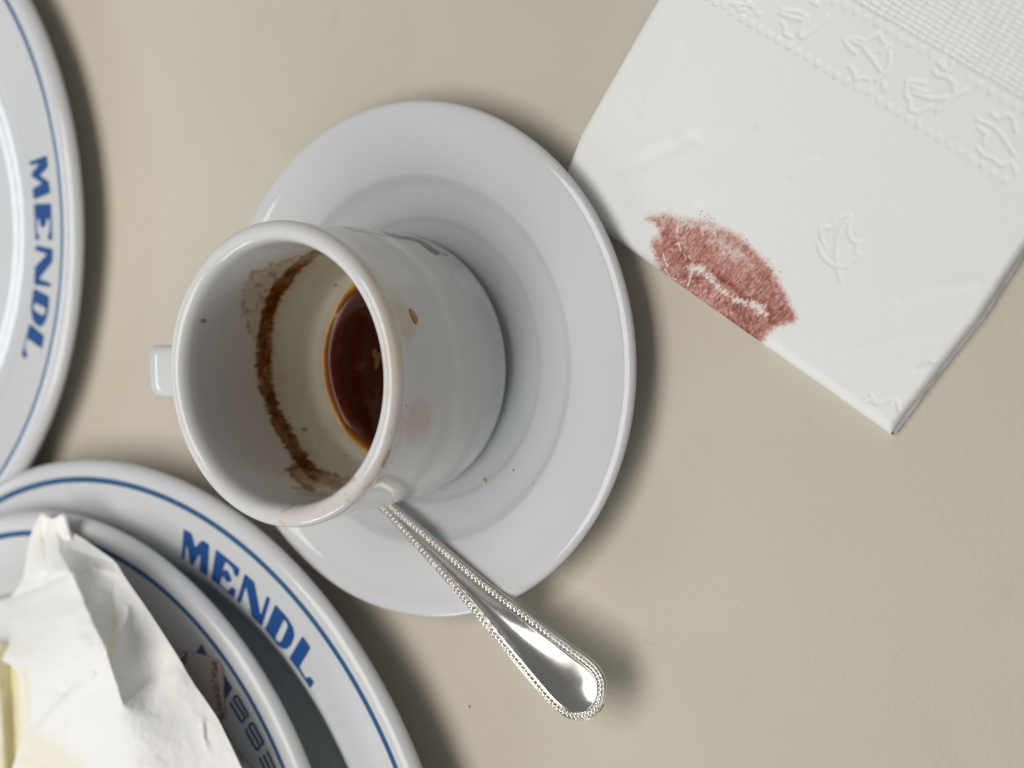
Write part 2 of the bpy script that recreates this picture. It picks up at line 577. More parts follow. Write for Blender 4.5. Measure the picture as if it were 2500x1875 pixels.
for pl, w_, c_, k_ in (([(1212, 1215), (1195, 1250), (1178, 1285)], 9, (0.74, 0.58, 0.33), .85), ([(1205, 1130), (1225, 1110)], 4, (0.8, .68, .48), .5), ([(1085, 1395), (1130, 1360)], 5, (0.82, 0.70, 0.46), .7),
                       ([(690, 1550), (712, 1560)], 6, (0.82, 0.72, 0.44), .75), ([(700, 1500), (735, 1485), (770, 1450)], 5, (0.86, 0.66, 0.48), .7), ([(800, 1470), (880, 1425), (960, 1400)], 4, (0.9, 0.76, 0.58), .6),
                       ([(620, 1520), (650, 1525)], 5, (.9, .8, .6), .5), ([(1005, 1450), (1020, 1445)], 4, (.75, .6, .4), .6), ([(1220, 620), (1228, 622)], 4, (0.7, 0.55, 0.33), .6),
                       ([(1130, 375), (1134, 378)], 2.5, (0.7, 0.55, 0.33), .6), ([(1290, 990), (1292, 1000)], 2, (0.25, 0.12, 0.1), .8), ([(1299, 1083), (1301, 1085)], 2, (0.25, 0.12, 0.1), .8),
                       ([(1001, 1417), (1002, 1419)], 2, (0.2, 0.12, 0.1), .8), ([(1280, 1040), (1275, 1110), (1250, 1200)], 8, (.95, .84, .80), .7)):
    dd = line_dist(px, py, zoom(330, 480, 0.5123, pl)) + 4 * (fbm(px / 6, py / 6, 66) - 0.5)
    layer(np.where(near_out, smooth(w_ * .5 + 2, w_ * .5 - 1.5, dd) * k_, 0), c_)
sx, sy = 330 + 1345 * .5123, 480 + 1080 * .5123
q = np.hypot((px - sx + (py - sy) * 0.12) / 38, (py - sy) / 62)
smear = smooth(1.15, 0.65, q + 0.55 * (fbm(px / 30, py / 7, 67) - 0.5))
layer(np.where(facing & ~inner, smear * (0.7 + 0.5 * fbm(px / 12, py / 40, 69)), 0), (0.95, 0.80, 0.775))
# printed grey green stroke and hairlines on the side
stroke = zoom(550, 200, 0.27125, [(1395, 1338), (1470, 1372), (1560, 1395), (1680, 1412), (1745, 1432), (1800, 1468), (1850, 1505), (1905, 1540)])
lx = np.array([p[0] for p in stroke])
wd = np.interp(px, lx, [0.5, 4.0, 4.8, 4.6, 5.2, 6.4, 6.6, 6.2])
dd = line_dist(px, py, stroke)
ink = smooth(wd + 0.7, wd - 0.7, dd)
hair = [[(1025, 1300), (1080, 1305), (1150, 1335), (1240, 1350), (1330, 1362), (1450, 1385)], [(1030, 1292), (1100, 1300), (1200, 1320), (1300, 1342)], [(1110, 1320), (1170, 1345), (1230, 1342)],
        [(1865, 1540), (1885, 1548), (1910, 1546), (1940, 1556), (1985, 1566), (2003, 1560), (1985, 1548), (1940, 1536), (1915, 1530)]]
for h_ in hair:
    ink = np.maximum(ink, 0.75 * smooth(1.6, 0.5, line_dist(px, py, zoom(550, 200, 0.27125, h_))))
layer(np.where(facing & ~inner, ink, 0), (0.15, 0.185, 0.19))
paint(me, 'pigment', rgb)

cup = thing('espresso_cup', 'white thick-walled espresso cup with a brown dried coffee ring inside', 'cup', (CX, CY, 0.4))
child('cup_body', me, CUP_MAT, cup)

# handle: a flat band bent into a squared loop
ha = math.radians(174.0)
path = spline([(3.02, 3.84), (3.6, 3.88), (4.2, 3.88), (4.58, 3.78), (4.76, 3.42), (4.70, 2.75), (4.40, 2.05), (3.85, 1.55), (3.4, 1.32), (3.02, 1.25)], 70)
tang = np.gradient(path, axis=0)
tang /= np.linalg.norm(tang, axis=1)[:, None]
nrm = np.stack([-tang[:, 1], tang[:, 0]], 1)
K = 40
cs = []
for k in range(K):
    a = 2 * math.pi * k / K
    c_, s_ = math.cos(a), math.sin(a)
    cs.append((0.60 * math.copysign(abs(c_) ** 0.55, c_), 0.26 * math.copysign(abs(s_) ** 0.55, s_)))
cs = np.array(cs)
er = np.array([math.cos(ha), math.sin(ha), 0])
et = np.array([-math.sin(ha), math.cos(ha), 0])
V = np.zeros((len(path), K, 3))
for i in range(len(path)):
    wsc = 1.0 + 0.12 * abs(i / len(path) - 0.4)
    rr_ = path[i, 0] + nrm[i, 0] * cs[:, 1]
    zz_ = path[i, 1] + nrm[i, 1] * cs[:, 1]
    V[i] = np.array([CX, CY, 0]) + rr_[:, None] * er + (cs[:, 0] * wsc)[:, None] * et
    V[i, :, 2] = zz_
me = mesh_from('handle', V.reshape(-1, 3), grid_faces(len(path), K, True))
child('handle', me, PORCELAIN, cup)


def cup_side_point(x, y, lift=0.0):
    """Outer near side of the cup under a photo pixel."""
    a = (x - 1250) / F_PX
    b = -(y - 937.5) / F_PX
    v = _d + a * RIGHT + b * UP
    op = np.array(CUP_OUT)[7:]
    best = None
    for t_ in np.linspace(15, 40, 6000):
        P = EYE + v * t_
        if P[2] > 4.75 or P[2] < 0.6:
            continue
        r_ = np.interp(P[2], op[:, 1], op[:, 0])
        if math.hypot(P[0] - CX, P[1] - CY) <= r_ + lift:
            best = P
            break
    return best


# the standing drop of coffee at the end of the drip
DROP, nt, b = new_mat('coffee_drop')
b.inputs['Base Color'].default_value = (0.42, 0.17, 0.03, 1)
b.inputs['Roughness'].default_value = 0.06
c0 = cup_side_point(330 + 1328 * .5123, 480 + 572 * .5123)
nn = np.array([c0[0] - CX, c0[1] - CY, 0])
nn /= np.linalg.norm(nn)
tt = np.array([-nn[1], nn[0], 0])
bm = bmesh.new()
bmesh.ops.create_uvsphere(bm, u_segments=24, v_segments=14, radius=1)
for v in bm.verts:
    lx_, ly_, lz_ = v.co
    w_ = 0.16 * (1 - 0.25 * lz_)
    P = c0 + tt * (lx_ * 0.17 * (1 + .30 * lz_) + 0.03 * lz_) + nn * ly_ * 0.035 + np.array([0, 0, 1]) * lz_ * 0.11
    v.co = Vector(P * CM)
me = bpy.data.meshes.new('coffee_drop')
bm.to_mesh(me)
bm.free()
for p in me.polygons:
    p.use_smooth = True
child('coffee_drop', me, DROP, cup)

# ------------------------------------------------------------------ coffee left in the cup
COF, nt, b = new_mat('black_coffee')
at = node(nt, 'ShaderNodeAttribute', attribute_name='tint')
nt.links.new(at.outputs['Color'], b.inputs['Base Color'])
b.inputs['Roughness'].default_value = 0.05
b.inputs['IOR'].default_value = 1.34
rs = np.r_[np.linspace(0.02, 1.5, 40), np.linspace(1.52, 2.31, 70)]
SEG = 300
a = np.linspace(0, 2 * math.pi, SEG, endpoint=False)
R, A = np.meshgrid(rs, a, indexing='ij')
edge_r = 1 + 0.004 * np.sin(3 * A + 1) + 0.003 * np.sin(7 * A)
Rr = R * edge_r
zz = 0.60 + 0.10 * smooth(2.06, 2.31, R) ** 1.3
V = np.stack([CX + Rr * np.cos(A), CY + Rr * np.sin(A), zz], -1).reshape(-1, 3)
me = mesh_from('coffee', V, grid_faces(len(rs), SEG, True, flip=True))
r_ = R.ravel() + 0.05 * (fbm(A.ravel() * 5, R.ravel() * 3, 71) - 0.5)
tint = np.zeros((len(V), 3))
keys = [0, 1.80, 2.02, 2.14, 2.215, 2.26, 2.31]
for k, vals in enumerate(([.016, .022, .052, .110, .24, .48, .54], [.0027, .0032, .007, .018, .090, .25, .33], [.0011, .0012, .002, .004, .014, .05, .10])):
    tint[:, k] = np.interp(r_, keys, vals)
swirl = smooth(0.55, 0.75, fbm(V[:, 0] * 2.2, V[:, 1] * 2.2, 72, 5))
tint += (swirl * 0.012)[:, None] * np.array([1, .6, .35]) * (r_ < 1.95)[:, None]
paint(me, 'tint', tint)
coffee = link('coffee', me, COF)
tag(coffee, 'shallow pool of dark espresso with an amber edge left in the cup', 'coffee')
# fleck of pale froth floating on it
c0 = back(919, 874, 0.62)
pts = []
for k in range(18):
    an = 2 * math.pi * k / 18
    q_ = 0.16 * (1 + 0.35 * math.sin(3 * an + 1) + 0.2 * math.sin(5 * an))
    pts.append((c0[0] + q_ * 0.75 * math.cos(an), c0[1] + q_ * 1.35 * math.sin(an), 0.606))
V = [(*c0[:2], 0.625)] + [(c0[0] + .6 * (p[0] - c0[0]), c0[1] + .6 * (p[1] - c0[1]), 0.62) for p in pts] + pts
Fl = [(0, 1 + k, 1 + (k + 1) % 18) for k in range(18)] + [(1 + k, 19 + k, 19 + (k + 1) % 18, 1 + (k + 1) % 18) for k in range(18)]
me = mesh_from('foam_fleck', V, Fl)
f_ = link('foam_fleck', me, flat('coffee_foam', (0.060, 0.030, 0.009), 0.85, 0.1), coffee)

# ------------------------------------------------------------------ teaspoon
U = np.array([0.8, -0.6])
NV = np.array([0.6, 0.8])
S0 = np.array([-1.45, -3.39])


def spoon_base(s):
    return 0.70 + 0.085 * s


def spoon_pt(s, t_, h):
    """s along the handle, t across, h above the blank's mid plane."""
    s, t_, h = np.broadcast_arrays(np.asarray(s, float), np.asarray(t_, float), np.asarray(h, float))
    x = S0[0] + U[0] * s + NV[0] * t_
    y = S0[1] + U[1] * s + NV[1] * t_
    return np.stack([x, y, spoon_base(s) + 0.05 + h], -1)


# outline: right and left edge tables and a round end
sR = np.array([-2.3, -1.2, -0.4, 0.311, 1.673, 3.432, 4.783, 6.075, 6.60])
wR = np.array([-0.03, 0.05, 0.21, 0.345, 0.403, 0.470, 0.581, 0.689, 0.735])
sL = np.array([-2.3, -1.2, -0.039, 1.363, 3.332, 4.608, 5.724, 6.35])
wL = np.array([-0.37, -0.28, -0.05, -0.125, -0.343, -0.526, -0.701, -0.785])
outl = [(s, t_) for s, t_ in zip(sR, wR)] + [(6.93, 0.715), (7.19, 0.58), (7.345, 0.34), (7.415, 0.10), (7.40, -0.14), (7.30, -0.38), (7.10, -0.60), (6.78, -0.755)] + \
       [(s, t_) for s, t_ in zip(sL[::-1], wL[::-1])]
OUT = spline(outl, 700)
# rows from centre line to outline
n_s, n_t = 520, 81
cs_ = -2.3 + (7.413 + 2.3) * (1 - (1 - np.linspace(0, 1, n_s)) ** 1.35)
iR = OUT[:int(np.argmax(OUT[:, 0])) + 1]
iL = OUT[int(np.argmax(OUT[:, 0])):][::-1]
tR = np.interp(cs_, iR[:, 0], iR[:, 1])
tL = np.interp(cs_, iL[:, 0], iL[:, 1])
q = np.linspace(-1, 1, n_t)
q = np.sign(q) * (1 - (1 - np.abs(q)) ** 1.25)
Sg = np.repeat(cs_[:, None], n_t, 1)
Tg = (tR + tL)[:, None] / 2 + q[None] * (tR - tL)[:, None] / 2
edge_d = line_dist(Sg, Tg, [tuple(p) for p in OUT[::3]] + [tuple(OUT[-1])])
halfw = (tR - tL)[:, None] / 2
d_out = edge_d
# profile across: rolled edge, bead channel, inner fillet line, then dished / ridged panel
h = 0.02 * smooth(0.0, 0.035, d_out) - 0.035
h += 0.03 * smooth(0.0, 0.03, d_out)
h -= 0.028 * smooth(0.035, 0.055, d_out) * smooth(0.165, 0.145, d_out)
h += 0.028 * np.exp(-((d_out - 0.185) / 0.016) ** 2)
inn = np.clip((d_out - 0.215) / np.maximum(halfw - 0.215, 0.03), 0, 1)
wide = smooth(0.30, 0.55, halfw)
ridge = (1 - wide) * 0.045 * np.sin(inn * math.pi / 2)
tipk = smooth(4.6, 6.4, Sg)
dish = wide * (0.105 * np.sin(inn * math.pi / 2) * (1 - tipk) + tipk * 0.062 * np.sin(inn * math.pi / 2))
h = h + (ridge + dish) * smooth(0.2, 0.235, d_out)
# gentle lengthwise bend of the handle
bend = 0.05 * np.cos((Sg - 3.0) / 4.6 * math.pi / 2)
top = spoon_pt(Sg, Tg, h + bend)
bot = spoon_pt(Sg, Tg, -0.085 - 0.035 * np.sqrt(np.clip(d_out / 0.5, 0, 1)) + bend)
V = np.vstack([top.reshape(-1, 3), bot.reshape(-1, 3)])
F1 = grid_faces(n_s, n_t)
F2 = grid_faces(n_s, n_t, flip=True) + n_s * n_t
rim = []
nb = n_s * n_t
ii = np.arange(n_s - 1) * n_t
rim.append(np.stack([ii, ii + n_t, ii + n_t + nb, ii + nb], 1))
jj = np.arange(n_s - 1) * n_t + n_t - 1
rim.append(np.stack([jj + n_t, jj, jj + nb, jj + n_t + nb], 1))
me = mesh_from('handle', V, np.vstack([F2, F1] + rim))
spoon = thing('teaspoon', 'silver teaspoon with a beaded handle lying on the saucer beside the cup', 'spoon', (S0[0], S0[1], 0.70))
child('spoon_handle', me, METAL, spoon)

# beads along the border channel
s_c = np.r_[0, np.cumsum(np.linalg.norm(np.diff(OUT, axis=0), axis=1))]
bm = bmesh.new()
bmesh.ops.create_icosphere(bm, subdivisions=2, radius=1)
bmesh.ops.scale(bm, vec=(0.046 * CM, 0.046 * CM, 0.040 * CM), verts=bm.verts)
bead_me = bpy.data.meshes.new('bead')
bm.to_mesh(bead_me)
bm.free()
bead_me.materials.append(METAL)
for p in bead_me.polygons:
    p.use_smooth = True
tn = np.gradient(OUT, axis=0)
tn /= np.linalg.norm(tn, axis=1)[:, None]
nin = np.stack([tn[:, 1], -tn[:, 0]], 1)
cen = np.stack([np.interp(OUT[:, 0], [-2.3, 7.0], [-0.16, 0.05])], 1)
inward = OUT + 0.1 * nin
if np.mean((inward[:, 1]) ** 2) > np.mean(OUT[:, 1] ** 2):
    nin = -nin
pos = 0.0
total = s_c[-1]
beads = []
while pos < total:
    i_ = int(np.searchsorted(s_c, pos))
    i_ = min(i_, len(OUT) - 1)
    P = OUT[i_] + 0.102 * nin[i_]
    if P[0] > -0.75:
        bz = spoon_pt(P[0], P[1], -0.008 + 0.05 * math.cos((P[0] - 3.0) / 4.6 * math.pi / 2))
        beads.append(bz)
    pos += 0.112
for bz in beads:
    o = bpy.data.objects.new('bead', bead_me)
    COL.objects.link(o)
    o.parent = spoon
    o.location = Vector(bz * CM) - spoon.location

# bowl, on the far side of the cup
nb_s, nb_t = 90, 61
sb = np.linspace(-6.1, -2.15, nb_s)
wb = 0.19 + 0.86 * np.sqrt(np.clip(1 - ((sb + 4.35) / 1.76) ** 2, 0, 1)) ** 0.9
wb = np.where(sb > -3.0, np.maximum(wb, 0.19), wb)
wb[0] = 0.03
c_t = np.interp(sb, [-6.1, -4.0, -2.3], [-0.52, -0.42, -0.165])
q = np.linspace(-1, 1, nb_t)
Sg = np.repeat(sb[:, None], nb_t, 1)
Tg = c_t[:, None] + q[None] * wb[:, None]
depth = 0.34 * np.clip(1 - ((Sg + 4.35) / 1.8) ** 2, 0, 1) * (1 - q[None] ** 2)
base = np.interp(Sg, [-6.1, -4.3, -3.0, -2.15], [1.40, 1.33, 0.90, 0.60])
x = S0[0] + U[0] * Sg + NV[0] * Tg
y = S0[1] + U[1] * Sg + NV[1] * Tg
top = np.stack([x, y, base - depth], -1)
bot = np.stack([x, y, base - depth - 0.07], -1)
V = np.vstack([top.reshape(-1, 3), bot.reshape(-1, 3)])
nb = nb_s * nb_t
ii = np.arange(nb_s - 1) * nb_t
jj = ii + nb_t - 1
F = np.vstack([grid_faces(nb_s, nb_t, flip=True), grid_faces(nb_s, nb_t) + nb,
               np.stack([ii, ii + nb_t, ii + nb_t + nb, ii + nb], 1), np.stack([jj + nb_t, jj, jj + nb, jj + nb_t + nb], 1),
               np.stack([np.arange(nb_t - 1), np.arange(1, nb_t), np.arange(1, nb_t) + nb, np.arange(nb_t - 1) + nb], 1)])
me = mesh_from('bowl', V, F)
child('spoon_bowl', me, METAL, spoon)

# ------------------------------------------------------------------ paper napkin
H = 0.42
NPp = zoom(0, 0, 1, [(1486, 577), (1840.8, 832.3), (2175.7, 1064.4)])
Bp = back([p[0] for p in NPp], [p[1] for p in NPp], 0.2)[:, :2]
Rp_px = zoom(1900, 600, 0.3014, [(1991, 10), (1640, 600), (1330, 960), (1020, 1360), (965, 1500)])
Rp = back([p[0] for p in Rp_px], [p[1] for p in Rp_px], 0.33)[:, :2]
e1 = (Bp[0] - Bp[2]) / np.linalg.norm(Bp[0] - Bp[2])
e2 = (Rp[0] - Rp[3]) / np.linalg.norm(Rp[0] - Rp[3])
M2 = np.array([e1, -e2]).T
k = np.linalg.solve(M2, Rp[3] - Bp[2])
P0 = Bp[2] + e1 * k[0]
Minv = np.linalg.inv(np.array([e1, e2]).T)


def nap_ab(X):
    return (X - P0) @ Minv.T


Lp_px = [(1384, 417), (1419.6, 325), (1500, 184), (1605, 0)]
Lab = nap_ab(back([p[0] for p in Lp_px], [p[1] for p in Lp_px], 0.25)[:, :2])
left_b = np.r_[-0.5, Lab[:, 1], Lab[-1, 1] + 8]
slope = (Lab[-1, 0] - Lab[1, 0]) / (Lab[-1, 1] - Lab[1, 1])
left_a = np.r_[Lab[0, 0] - 0.15, Lab[:, 0], Lab[-1, 0] + 8 * slope]
RabR = nap_ab(Rp)


def roll(d, w):
    return np.sqrt(np.clip(1 - np.clip(1 - d / w, 0, 1) ** 2, 0, 1))


na_, nb_n = 560, 640
ua = np.linspace(0, 1, na_)
ub = np.linspace(0, 1, nb_n)
bb = 13.0 * (0.35 * ub + 0.65 * ub ** 1.7)
# denser at the borders
ua = np.clip(ua + 0.0, 0, 1)
ua = (0.5 - 0.5 * np.cos(ua * math.pi)) * 0.25 + ua * 0.75
Bg, Ag = np.meshgrid(bb, ua, indexing='ij')
la = np.interp(bb, left_b, left_a)
wob = 0.025 * (fbm(bb * 1.3, bb * 0 + 3.3, 81) - 0.5) + 0.02 * (fbm(bb * 5, bb * 0 + 1.3, 82) - 0.5)
ra = wob + np.interp(bb, RabR[::-1, 1][1:], RabR[::-1, 0][1:]) * 0.6
Aw = ra[:, None] + Ag * (la - ra)[:, None]
bot_w = 0.03 * (fbm(Aw * 1.1, Aw * 0 + 9.0, 83) - 0.5)
Bw = Bg + bot_w * np.exp(-Bg / 0.5)
XY = P0 + Aw[..., None] * e1 + Bw[..., None] * e2
dR, dL, dB = Aw - ra[:, None], la[:, None] - Aw, Bg
body = H + 0.03 * (fbm(Aw * 0.35, Bg * 0.35, 84) - 0.5) + 0.012 * (fbm(Aw * 1.2 + 4, Bg * 0.8, 85) - 0.5)
zt = body * roll(dB, 0.32) * (0.35 + 0.65 * roll(dL, 0.30))
zlow = np.minimum(0.23, zt)
zt = zlow + (zt - zlow) * roll(dR, 0.13)
P = np.stack([XY[..., 0], XY[..., 1], zt], -1).reshape(-1, 3)
px, py = proj(P)
hgt = np.zeros(len(P))


def zA(pts):
    return zoom(1900, 0, 0.27125, pts)


def zB(pts):
    return zoom(1350, 0, 0.27125, pts)


# embossed dot rows
dots = zA([(500, 15), (600, 50), (698, 105), (797, 160), (893, 218), (995, 270), (1093, 333), (1190, 390), (1287, 443), (1380, 497), (1475, 570), (1720, 710), (1810, 760),
           (1915, 825), (2022, 887), (2135, 955), (2230, 1010), (95, 410), (180, 465), (262, 515), (352, 572), (440, 625), (520, 680), (620, 735), (712, 790), (825, 830),
           (905, 905), (1000, 960), (1080, 1010), (1170, 1070), (1260, 1125), (1355, 1187), (1445, 1245), (1540, 1300), (1638, 1365), (1735, 1430), (1840, 1490), (1935, 1555),
           (2045, 1620)]) + zB([(1465, 20), (1545, 50), (1610, 110), (1700, 165), (1780, 210), (1865, 260), (1945, 310), (2030, 360), (1390, -30), (1310, -75)])
for n_, (dx, dy) in enumerate(dots):
    sel = np.where((np.abs(px - dx) < 16) & (np.abs(py - dy) < 16))[0]
    if not len(sel):
        continue
    ax_ = (px[sel] - dx) * 0.87 + (py[sel] - dy) * 0.5
    ay_ = -(px[sel] - dx) * 0.5 + (py[sel] - dy) * 0.87
    rr_ = np.maximum(np.abs(ax_) / 8.0, np.abs(ay_) / 9.0)
    rr_ = 0.5 * rr_ + 0.5 * np.hypot(ax_ / 8.5, ay_ / 9.5)
    amp = random.uniform(0.5, 1.0)
    hgt[sel] -= amp * (0.022 * smooth(1.1, 0.75, rr_) - 0.008 * smooth(0.65, 0.25, rr_))
# waffle grid
o_ = np.array(zA([(840, 75)])[0])
v1 = np.array([73, 42.5]) * 0.27125
v2 = np.array([26, -43]) * 0.27125
Mi = np.linalg.inv(np.array([v1, v2]).T)
ij = (np.stack([px, py], 1) - o_) @ Mi.T
fr = np.abs(ij - np.round(ij))
cell = smooth(0.44, 0.32, fr[:, 0]) * smooth(0.42, 0.28, fr[:, 1])
on = smooth(-0.55, -0.4, ij[:, 1])
hgt -= 0.034 * cell * on * (0.75 + 0.5 * noise2(np.round(ij[:, 0]) * .7, np.round(ij[:, 1]) * .7, 87))
# leaves pressed into the border and the field
strokes = [
    zA([(660, 365), (760, 410), (830, 510), (930, 650)]), zA([(880, 720), (955, 665), (1000, 580), (1000, 470)]), zA([(1000, 400), (920, 470)]), zA([(690, 335), (600, 360), (640, 430), (680, 470)]),
    zA([(690, 335), (780, 370), (850, 330), (900, 300), (950, 380)]), zA([(640, 600), (700, 670), (690, 715), (760, 695), (815, 715)]), zA([(940, 740), (950, 800)]),
    zA([(1200, 780), (1330, 830)]), zA([(1160, 730), (1310, 745)]), zA([(1160, 740), (1140, 860), (1190, 900), (1180, 990), (1250, 1015), (1370, 955)]), zA([(1430, 995), (1560, 880), (1690, 805)]),
    zA([(1230, 840), (1370, 890), (1540, 880)]), zA([(1400, 640), (1430, 680), (1500, 690), (1530, 650)]), zA([(1520, 700), (1590, 750), (1580, 830)]), zA([(1440, 560), (1480, 610), (1560, 630), (1560, 560)]),
    zA([(1790, 1075), (1950, 1150), (2050, 1270), (2120, 1390)]), zA([(1920, 1020), (1980, 1070), (2050, 1030), (2110, 1060), (2140, 1180)]), zA([(1800, 1150), (1880, 1200), (1850, 1290)]),
    zA([(1790, 1330), (1850, 1400), (1950, 1440), (2010, 1490), (2100, 1450), (2140, 1550)]),
    zA([(20, 120), (120, 155), (250, 180)]), zA([(40, 90), (170, 100), (260, 150)]), zA([(240, 180), (185, 300), (210, 340), (330, 250), (430, 150)]), zA([(30, 200), (60, 240), (60, 310), (110, 330)]),
    zA([(300, 10), (350, 40)]), zB([(1620, 20), (1680, 90), (1720, 85)]), zB([(1600, 30), (1680, 40), (1800, 40)]), zB([(1740, 10), (1800, 70)]), zB([(1840, 120), (1860, 130)]),
]
for s_ in strokes:
    xs, ys = [p[0] for p in s_], [p[1] for p in s_]
    sel = np.where((px > min(xs) - 14) & (px < max(xs) + 14) & (py > min(ys) - 14) & (py < max(ys) + 14))[0]
    if len(sel):
        dd = line_dist(px[sel], py[sel], s_) + 2.0 * (noise2(px[sel] / 9, py[sel] / 9, 88) - .5)
        hgt[sel] = np.minimum(hgt[sel], -0.018 * smooth(6.8, 3.9, dd))


def zS(pts):
    return zoom(1960, 500, 0.13264, pts)


for s_ in (zS([(880, 210), (720, 215), (600, 300), (540, 420), (450, 420), (400, 400), (330, 450), (335, 600), (380, 700), (415, 780)]), zS([(280, 730), (330, 880), (420, 1020), (560, 1120), (640, 1150)]),
           zS([(880, 210), (860, 330), (835, 520), (880, 630), (960, 690), (1060, 670), (995, 780), (980, 900), (1060, 910), (950, 990), (850, 1060), (800, 1130), (690, 1145)]),
           zS([(790, 300), (690, 470), (620, 650), (610, 900), (625, 1100)]), zS([(650, 1230), (690, 1370)]),
           zoom(1900, 600, 0.3014, [(680, 1285), (730, 1240), (800, 1280), (900, 1245), (950, 1240), (860, 1350), (790, 1400)]), zoom(1900, 600, 0.3014, [(745, 1205), (790, 1270)]),
           zoom(1900, 600, 0.3014, [(965, 1250), (975, 1330)]), zoom(1900, 600, 0.3014, [(640, 1360), (720, 1400), (800, 1440), (930, 1500)])):
    xs, ys = [p[0] for p in s_], [p[1] for p in s_]
    sel = np.where((px > min(xs) - 14) & (px < max(xs) + 14) & (py > min(ys) - 14) & (py < max(ys) + 14))[0]
    dd = line_dist(px[sel], py[sel], s_)
    hgt[sel] = np.minimum(hgt[sel], -0.016 * smooth(6.4, 3.7, dd))
# soft creases
for s_, amp, w_ in ((zoom(1350, 0, .6632, [(210, 630), (300, 600), (420, 545), (510, 512)]), -0.036, 19), (zoom(1350, 0, .6632, [(225, 590), (330, 560), (440, 515)]), 0.026, 20),
                    (zoom(1350, 0, .6632, [(540, 730), (640, 620), (740, 480)]), 0.018, 14), (zoom(1350, 0, .6632, [(440, 760), (520, 640), (640, 520)]), -0.018, 14),
                    (zoom(1350, 0, .6632, [(330, 420), (380, 300), (450, 180)]), -0.016, 14), (zoom(1350, 0, .6632, [(880, 650), (960, 590)]), -0.014, 9),
                    (zoom(1900, 600, .3014, [(520, 850), (700, 820), (1050, 740), (1300, 690)]), 0.008, 14), (zoom(1900, 600, .3014, [(1240, 945), (1330, 935)]), -0.02, 4),
                    (zoom(1900, 600, .3014, [(1120, 1000), (1290, 960)]), 0.02, 8), (zoom(1350, 0, .6632, [(1290, 1100), (1420, 1050), (1560, 1040)]), 0.014, 16),
                    (zoom(1350, 0, .6632, [(260, 760), (300, 690), (330, 640)]), 0.016, 9)):
    dd = line_dist(px, py, s_)
    hgt += amp * np.exp(-(dd / w_) ** 2)
# crepe of the tissue, along the fold direction
au_, bu_ = Aw.ravel(), Bg.ravel()
ct = au_ * 0.30 + bu_ * 0.95
cn = au_ * 0.95 - bu_ * 0.30
hgt += 0.0026 * (noise2(cn * 19, ct * 6, 90) - 0.5) + 0.002 * (noise2(cn * 26, ct * 9, 91) - 0.5)
taper = np.clip(np.minimum(np.minimum(dR, dB), dL + 0.05).ravel() / 0.12, 0, 1)
zt_f = zt.ravel() + hgt * taper
# settle below the saucer rim where it slides under
rs_ = np.hypot(P[:, 0], P[:, 1])
under = np.interp(rs_, [4.4, 5.0, 5.4, 5.8, 6.2], [0.30, 0.45, 0.53, 0.66, 9])
P[:, 2] = np.minimum(zt_f, under - 0.05)

# lipstick print
zL = lambda pts: zoom(1540, 490, 0.21694, pts)
lip_o = zL([(135, 195), (200, 150), (380, 120), (560, 160), (760, 185), (900, 210), (1060, 280), (1250, 380), (1400, 530), (1550, 670), (1690, 880), (1760, 1040), (1830, 1170), (1890, 1320),
            (1850, 1400), (1740, 1425), (1640, 1440), (1590, 1500), (1520, 1590), (1430, 1640), (1330, 1640), (1150, 1520), (950, 1380), (740, 1220), (560, 1080), (430, 960), (330, 830), (260, 690),
            (205, 500), (230, 400), (290, 375), (300, 330), (240, 270), (180, 250)])
gap = zL([(640, 745), (720, 700), (800, 735), (880, 800), (950, 880), (1050, 990), (1150, 1070), (1270, 1105), (1400, 1110), (1530, 1175), (1540, 1290), (1450, 1300), (1350, 1215), (1250, 1160),
          (1150, 1145), (1060, 1070), (960, 985), (870, 900), (810, 830), (700, 800)])
sel = np.where((px > 1520) & (px < 1980) & (py > 480) & (py < 880))[0]
X, Y = px[sel], py[sel]
# coordinates along / across the mouth
al = (X - 1740) * 0.80 + (Y - 680) * 0.60
ac = -(X - 1740) * 0.60 + (Y - 680) * 0.80
fine = noise2(X / 2.6, Y / 2.6, 101)
fib = noise2(ac / 7.0 + 0.2 * al / 7, al / 2.4, 102)
mid = fbm(X / 16, Y / 16, 103)
so = poly_sd(X, Y, lip_o) + 9 * (fbm(X / 6, Y / 6, 104) - 0.5) + 6 * (fine - .5)
sg = poly_sd(X, Y, gap) + 22 * (noise2(ac / 7, al / 2.6, 105) - 0.55) + 8 * (fine - .5)
light_top = np.exp(-(line_dist(X, Y, zL([(200, 170), (560, 200), (900, 250), (1250, 420)])) / 14) ** 2)
crs = smooth(0.60, 0.78, noise2(al / 3.4 + 0.35 * fbm(X / 20, Y / 20, 119) * 8, ac / 26, 118)) * smooth(0.4, 0.6, fbm(X / 30, Y / 30, 120))
soft = smooth(-4, 17, so) * (1 - 0.25 * light_top)
cov = soft * (1 - 0.84 * smooth(-5, 10, sg))
dens = 0.62 + 0.34 * (mid - 0.5) + 0.34 * (fib - 0.5) + 0.22 * (fine - 0.5) + 0.20 * crs
